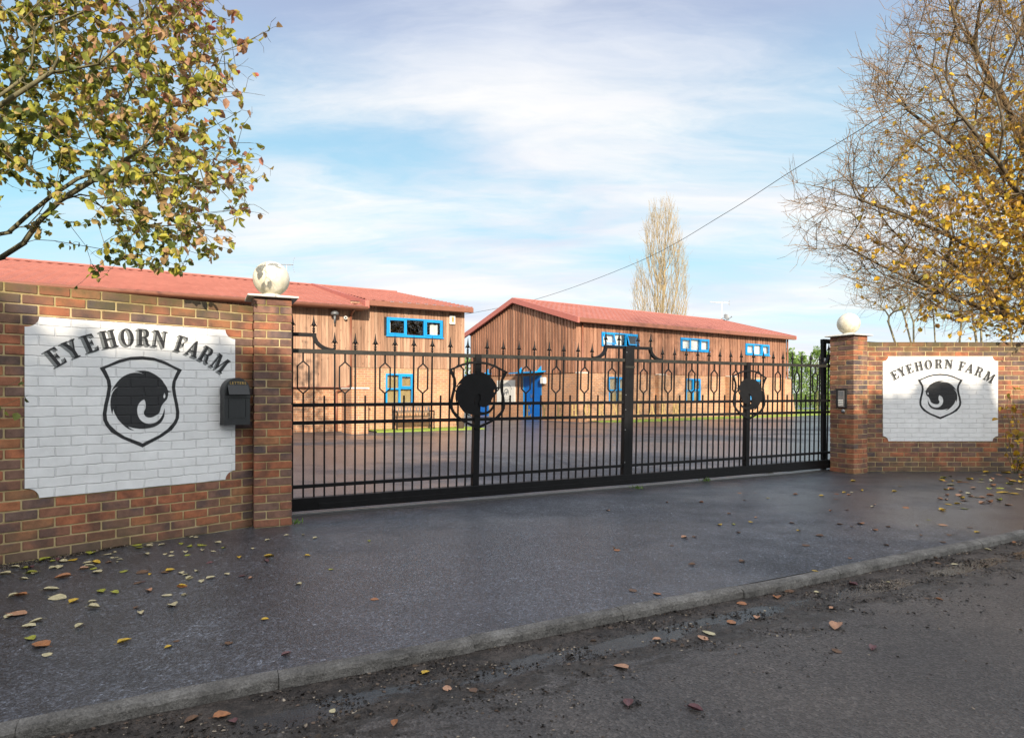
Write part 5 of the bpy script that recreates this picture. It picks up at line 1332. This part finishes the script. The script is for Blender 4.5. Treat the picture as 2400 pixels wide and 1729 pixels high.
frg = random.Random(17); leaf_n = 0
LEAVES = {}
def zone(px, py):
    x, y = ground_pt(px, py); d = kerb_h(x, y)
    if d < -.03:
        for lim, t in ((600, 'on the muddy road at the bottom left'), (1150, 'on the road below the middle of the kerb'), (1560, 'on the muddy road at the left end of the puddle'), (1750, 'on the muddy road in the puddle')):
            if px < lim: return t, 'road'
        return 'on the road right of the puddle', 'road'
    if d < .12: return 'on top of the kerb', 'kerb'
    if px < 560:
        if py < 1345:
            for lim, t in ((100, 'on the gritty ground at the left photo edge'), (200, 'under the left side of the left white panel'), (300, 'under the horse painted on the left wall'), (400, 'under the right side of the left white panel')):
                if px < lim: return t, 'drive'
            return 'on the tarmac below the letterbox', 'drive'
        return (('on the tarmac well below the left wall' if px < 300 else 'on the tarmac well below the letterbox') if py < 1450 else 'on the tarmac at the lower left'), 'drive'
    if px < 800: return 'on the tarmac in front of the left pillar', 'drive'
    if px < 1450: return 'on the tarmac in front of the left half of the gate', 'drive'
    if px < 1700: return 'on the tarmac in front of the gate centre', 'drive'
    if px < 1920: return 'on the tarmac in front of the right shield', 'drive'
    if py < 1175:
        for lim, t in ((2110, 'in front of the intercom pillar'), (2200, 'under the left half of the right panel'), (2270, 'under the middle of the right panel'), (2335, 'under the right edge of the right panel')):
            if px < lim: return t, 'drive'
        return 'by the right photo edge near the wall', 'drive'
    return ('on the tarmac left of centre at the right side' if px < 2150 else 'on the tarmac just above the right end of the kerb'), 'drive'
def fallen(px, py, c, size, style=None, tilt=None):
    global leaf_n
    zt, kd_ = zone(px, py); zg = -.044 if kd_ == 'road' else .012 if kd_ == 'kerb' else .001
    x, y = ground_pt(px, py, zg); me = LM[c][style if style is not None else frg.randrange(3)]
    o = link('fallen_leaf', me, None); o.location = (x, y, zg); s = size * (.8 if kd_ == 'road' else .88); o.scale = (s, s, s * frg.uniform(.7, 1.3))
    o.rotation_euler = (frg.uniform(-.12, .12), frg.uniform(-.12, .12), frg.uniform(0, 6.28))
    sz = 'large ' if size >= .1 else 'tiny ' if size < .05 else ''
    leaf_n += 1; LEAVES.setdefault((sz + COLS[c][0], zt), []).append((px, o)); setp(o, None, 'leaf', 'fallen leaves on the ground'); return o
q = lambda cx, cy: (cx / 5.04, 1200 + cy / 5.04)
for cx, cy, c, s in [(545,560,'g',.10),(620,582,'g',.05),(690,568,'r',.07),(745,590,'p',.08),(865,565,'y',.09),(170,650,'p',.07),(290,665,'g',.07),(365,655,'r',.07),(370,720,'g',.08),(420,722,'p',.08),(45,735,'p',.10),(620,660,'p',.08),(700,652,'p',.08),
        (742,770,'o',.11),(285,790,'p',.06),(1080,487,'g',.11),(1270,500,'p',.07),(1352,475,'p',.04),(1130,602,'y',.09),(1030,600,'p',.07),(1055,648,'p',.08),(995,672,'k',.07),(1107,668,'g',.06),(1145,708,'p',.08),(1280,600,'b',.05),(1325,537,'p',.04),(1370,537,'p',.04),(1408,563,'p',.05),(1380,588,'p',.03),
        (1615,392,'g',.09),(1640,425,'g',.07),(1765,378,'p',.06),(1760,410,'p',.08),(1912,388,'p',.06),(1728,500,'p',.07),(1950,500,'p',.05),(2030,470,'p',.04),(2025,515,'p',.05),(2135,375,'g',.06),(2240,412,'g',.07),(2190,475,'p',.06),(2215,508,'g',.05),(1465,700,'g',.07),(1680,710,'b',.10),(1768,737,'y',.04),
        (1950,712,'b',.07),(2010,690,'y',.07),(2140,722,'p',.06),(2195,740,'p',.05),(2235,780,'p',.06),(1630,835,'b',.06),(1695,822,'r',.04),(600,918,'p',.10),(165,985,'p',.06),(240,985,'o',.09),(690,1012,'p',.12),(875,1053,'y',.07),(1090,1063,'p',.05),(1105,1130,'p',.08),(1190,940,'g',.08),(1355,952,'g',.07),(1760,928,'k',.08),
        (2145,875,'o',.08),(1970,982,'p',.07),(2040,1103,'p',.09),(1660,1195,'p',.07),(1610,1130,'b',.04),(205,1205,'k',.13),(100,1235,'p',.07),(2170,978,'p',.03)]:
    fallen(*q(cx, cy), c, s)
q2 = lambda cx, cy: (cx / 2.52, 1250 + cy / 2.52)
for cx, cy, c, s in [(215,518,'p',.075),(168,549,'p',.075),(180,622,'g',.075),(240,660,'o',.105),(275,716,'p',.055),(468,548,'p',.06),(735,640,'y',.075),(993,672,'y',.055),(1040,636,'b',.035),(1565,507,'y',.05),(1350,648,'b',.055),(1692,712,'r',.055),(880,1048,'r',.085),(1310,1080,'o',.085),(1378,1110,'r',.055),(1130,1100,'b',.075),
        (1965,1048,'p',.04),(2205,772,'g',.035),(1237,172,'r',.06),(1245,262,'p',.07),(1190,282,'p',.06),(1118,264,'p',.06),(1338,241,'p',.05),(1430,250,'r',.06),(1480,265,'k',.045),(1587,136,'y',.09),(1573,166,'r',.07),(1412,144,'y',.06),(1765,299,'p',.06),(1815,132,'y',.05),(1955,211,'g',.045),(2213,388,'o',.06),(1490,90,'p',.05),(1580,40,'p',.05),
        (1690,12,'p',.05),(1790,8,'p',.05),(1862,28,'p',.05),(2180,44,'g',.05),(1260,105,'p',.05),(1320,85,'g',.06),(1285,55,'p',.07),(1190,70,'g',.1),(1195,102,'p',.06),(1155,25,'p',.06),(1132,22,'p',.05),(1120,80,'g',.05),(1160,225,'p',.06),(1075,310,'y',.06),(1085,362,'p',.035)]:
    fallen(*q2(cx, cy), c, s)
q3 = lambda cx, cy: (1400 + cx / 2.268, 1150 + cy / 2.268)
for cx, cy, c, s in [(55,105,'k',.06),(370,63,'b',.05),(552,62,'o',.06),(780,50,'o',.05),(755,12,'k',.06),(840,12,'k',.05),(908,40,'p',.05),(1052,20,'o',.06),(1190,27,'y',.07),(1270,17,'o',.07),(1313,10,'y',.06),(1352,8,'p',.05),(1580,5,'y',.07),(650,182,'y',.07),(723,180,'g',.05),(815,165,'y',.06),(843,142,'k',.05),(1035,172,'b',.06),(702,122,'b',.06),
        (749,223,'b',.06),(462,250,'k',.08),(516,245,'b',.06),(1070,212,'y',.05),(103,315,'o',.07),(396,292,'b',.05),(502,393,'b',.06),(768,376,'b',.07),(190,530,'b',.075),(315,547,'o',.06),(492,597,'y',.065),(1157,425,'y',.05),(1343,358,'o',.045),(1290,180,'b',.06),(1400,175,'o',.10),(1350,192,'b',.06),(1478,210,'o',.07),(1838,183,'k',.09),
        (1700,186,'b',.06),(1758,155,'g',.05),(1836,105,'y',.07),(1642,90,'o',.09),(1463,84,'p',.05),(1330,102,'b',.05),(1240,107,'o',.05),(1180,240,'b',.08),(1110,290,'b',.08),(1535,290,'b',.05),(1545,193,'b',.05),(1720,240,'b',.06),(1870,235,'b',.06),(1980,195,'b',.06),(2020,220,'y',.06),(1835,272,'b',.06),(2210,272,'o',.07),
        (2075,315,'p',.07),(1357,500,'r',.085),(1020,535,'b',.08),(955,570,'o',.085),(767,599,'o',.08),(713,697,'o',.08),(848,676,'k',.07),(592,757,'p',.09),(560,782,'k',.08),(408,795,'b',.05),(315,790,'k',.06),(1247,625,'k',.06),(1270,726,'k',.12),(1818,578,'o',.055),(1810,385,'b',.07),(1900,390,'p',.06),(1165,540,'p',.05),(1463,838,'r',.08),
        (125,938,'k',.10),(165,1130,'r',.10),(520,1163,'r',.09),(1270,850,'b',.07),(1545,485,'p',.03)]:
    fallen(*q3(cx, cy), c, s)
q4 = lambda cx, cy: (2200 + cx / 10.9, 1050 + cy / 10.9)
for cx, cy, c, s in [(275,720,'p',.08),(110,768,'g',.10),(65,830,'y',.11),(165,848,'k',.08),(345,845,'y',.08),(530,848,'p',.09),(555,882,'o',.08),(690,870,'o',.10),(785,805,'y',.12),(1080,815,'g',.09),(1075,870,'p',.09),(1160,695,'p',.08),(1545,680,'k',.09),(1350,800,'k',.11),(1350,855,'p',.12),(1375,960,'o',.13),(1285,1045,'g',.10),(1570,1030,'g',.11),
        (870,1000,'k',.08),(880,1040,'k',.08),(305,950,'p',.10),(190,1065,'y',.09),(330,1058,'k',.10),(565,1115,'k',.10),(755,1168,'p',.09),(210,1200,'o',.08),(530,1220,'k',.13),(820,1238,'k',.07),(960,1255,'y',.08),(1125,1270,'k',.08),(1320,1215,'o',.09),(1615,1135,'y',.16),(1910,1160,'y',.13),(2070,1055,'p',.10),(1820,920,'g',.11),
        (1900,860,'y',.11),(2110,895,'y',.14),(1870,820,'k',.11),(1790,775,'o',.09),(1715,640,'y',.15),(1215,620,'y',.13),(2120,765,'y',.12),(2140,700,'o',.12),(1990,600,'k',.12),(2050,560,'g',.1),(610,1290,'y',.09),(660,1345,'o',.10),(240,1440,'y',.08),(480,1425,'y',.07),(1110,1400,'k',.10),(1300,1390,'o',.12),(1560,1345,'g',.11),(1790,1465,'k',.09),
        (650,1548,'g',.10),(100,1590,'y',.10),(190,1315,'k',.08),(40,1310,'k',.08)]:
    fallen(*q4(cx, cy), c, s)
for px, py, c, s in [(998,1577,'y',.06),(1048,1612,'k',.06),(925,1695,'o',.06),(1110,1617,'b',.06),(1440,1285,'b',.05),(1990,1160,'o',.06),(2020,1150,'y',.07),(1960,1170,'o',.06),(2050,1182,'k',.05),(2110,1140,'y',.06),(2130,1120,'p',.06),(2070,1108,'p',.09),(2000,1128,'y',.08),(2300,1180,'o',.06)]:
    fallen(px, py, c, s)
ORD = 'leftmost second third fourth fifth sixth seventh eighth ninth tenth eleventh twelfth'.split()
for (cn_, zt), lst in LEAVES.items():
    lst.sort(key=lambda e: e[0])
    for i, (px, o) in enumerate(lst):
        if len(lst) == 1: o['label'] = f'{cn_} fallen leaf {zt}'
        elif i == len(lst) - 1: o['label'] = f'rightmost {cn_} fallen leaf {zt}'
        else: o['label'] = (f'leftmost {cn_} leaf {zt}' if i == 0 else f'{ORD[min(i, 11)]} {cn_} leaf from left, {zt}')
        o['label'] = ' '.join(o['label'].replace(' fallen leaf from', ' leaf from').split()[:16])
print('leaves', leaf_n, max(len(o['label'].split()) for l in LEAVES.values() for _, o in l))

# grit and leaf mould on the road (uncountable)
def grit():
    rg = np.random.default_rng(8); n = 26000; a = rg.uniform(-1.5, 8.5, n); d = -np.abs(rg.normal(size=n)) * .36 - .02
    a2 = rg.uniform(-1.5, 8.5, 1200); d2 = rg.uniform(-2.0, 0, 1200); a = np.concatenate([a, a2]); d = np.concatenate([d, d2]); n = len(a)
    clump = np.sin(a * 3.1 + 1 + 2 * np.sin(d * 9)) * np.sin(a * 7.7 + d * 11) + np.sin(a * 17 + d * 23) * .5 + rg.normal(size=n) * .35; k = clump > .12; a = a[k]; d = d[k]; n = len(a)
    P = np.stack([KO[0] + kd.x * a + kn_.x * d, KO[1] + kd.y * a + kn_.y * d, np.full(n, -.0435)], 1)
    sz = rg.uniform(.005, .020, n); sz[rg.random(n) < .06] *= 2.0
    V, Fq, r = leaves_np(P, np.array((0, 0, .05)), 1.0, 1.0, .3, .8, rg, rg.random(n) ** 1.3)
    V = V.reshape(n, 6, 3); c = P[:, None, :]; V = c + (V - c) * sz[:, None, None] * np.array((1, 1, .6)); V[:, :, 2] = np.maximum(V[:, :, 2], -.0435) ; V = V.reshape(-1, 3)
    mt = M('mould', .7); mt.col(mt.ramp(mt.attr(), [(0, (.008, .006, .005)), (.6, (.03, .022, .016)), (.85, (.12, .08, .055)), (1, (.40, .34, .26))]))
    setp(np_mesh('leaf_mould', V, Fq, r, mt.m), 'dark leaf mould and grit along the kerb', 'leaf mould', kind='stuff')
    # soil at the wall foot
    n = 5000; t = rg.uniform(-2.6, -1.0, n); dd = np.abs(rg.normal(size=n)) * .10 * np.clip((-1.0 - t) / .8, .1, 1.6)
    c_, s_ = math.cos(WLA), math.sin(WLA); P = np.stack([WL[0] + t * c_ + dd * s_, WL[1] + t * s_ - dd * c_, np.full(n, .002)], 1); sz = rg.uniform(.003, .012, n)
    V, Fq, r = leaves_np(P, np.array((0, 0, .1)), 1.0, 1.0, .3, .9, rg, .3 + .7 * rg.random(n)); V = V.reshape(n, 6, 3); c = P[:, None, :]; V = c + (V - c) * sz[:, None, None]; V[:, :, 2] = np.maximum(V[:, :, 2], .002)
    setp(np_mesh('gravel', V.reshape(-1, 3), Fq, r, mt.m), 'loose grit and soil at the foot of the left wall', 'gravel', kind='stuff')
grit()
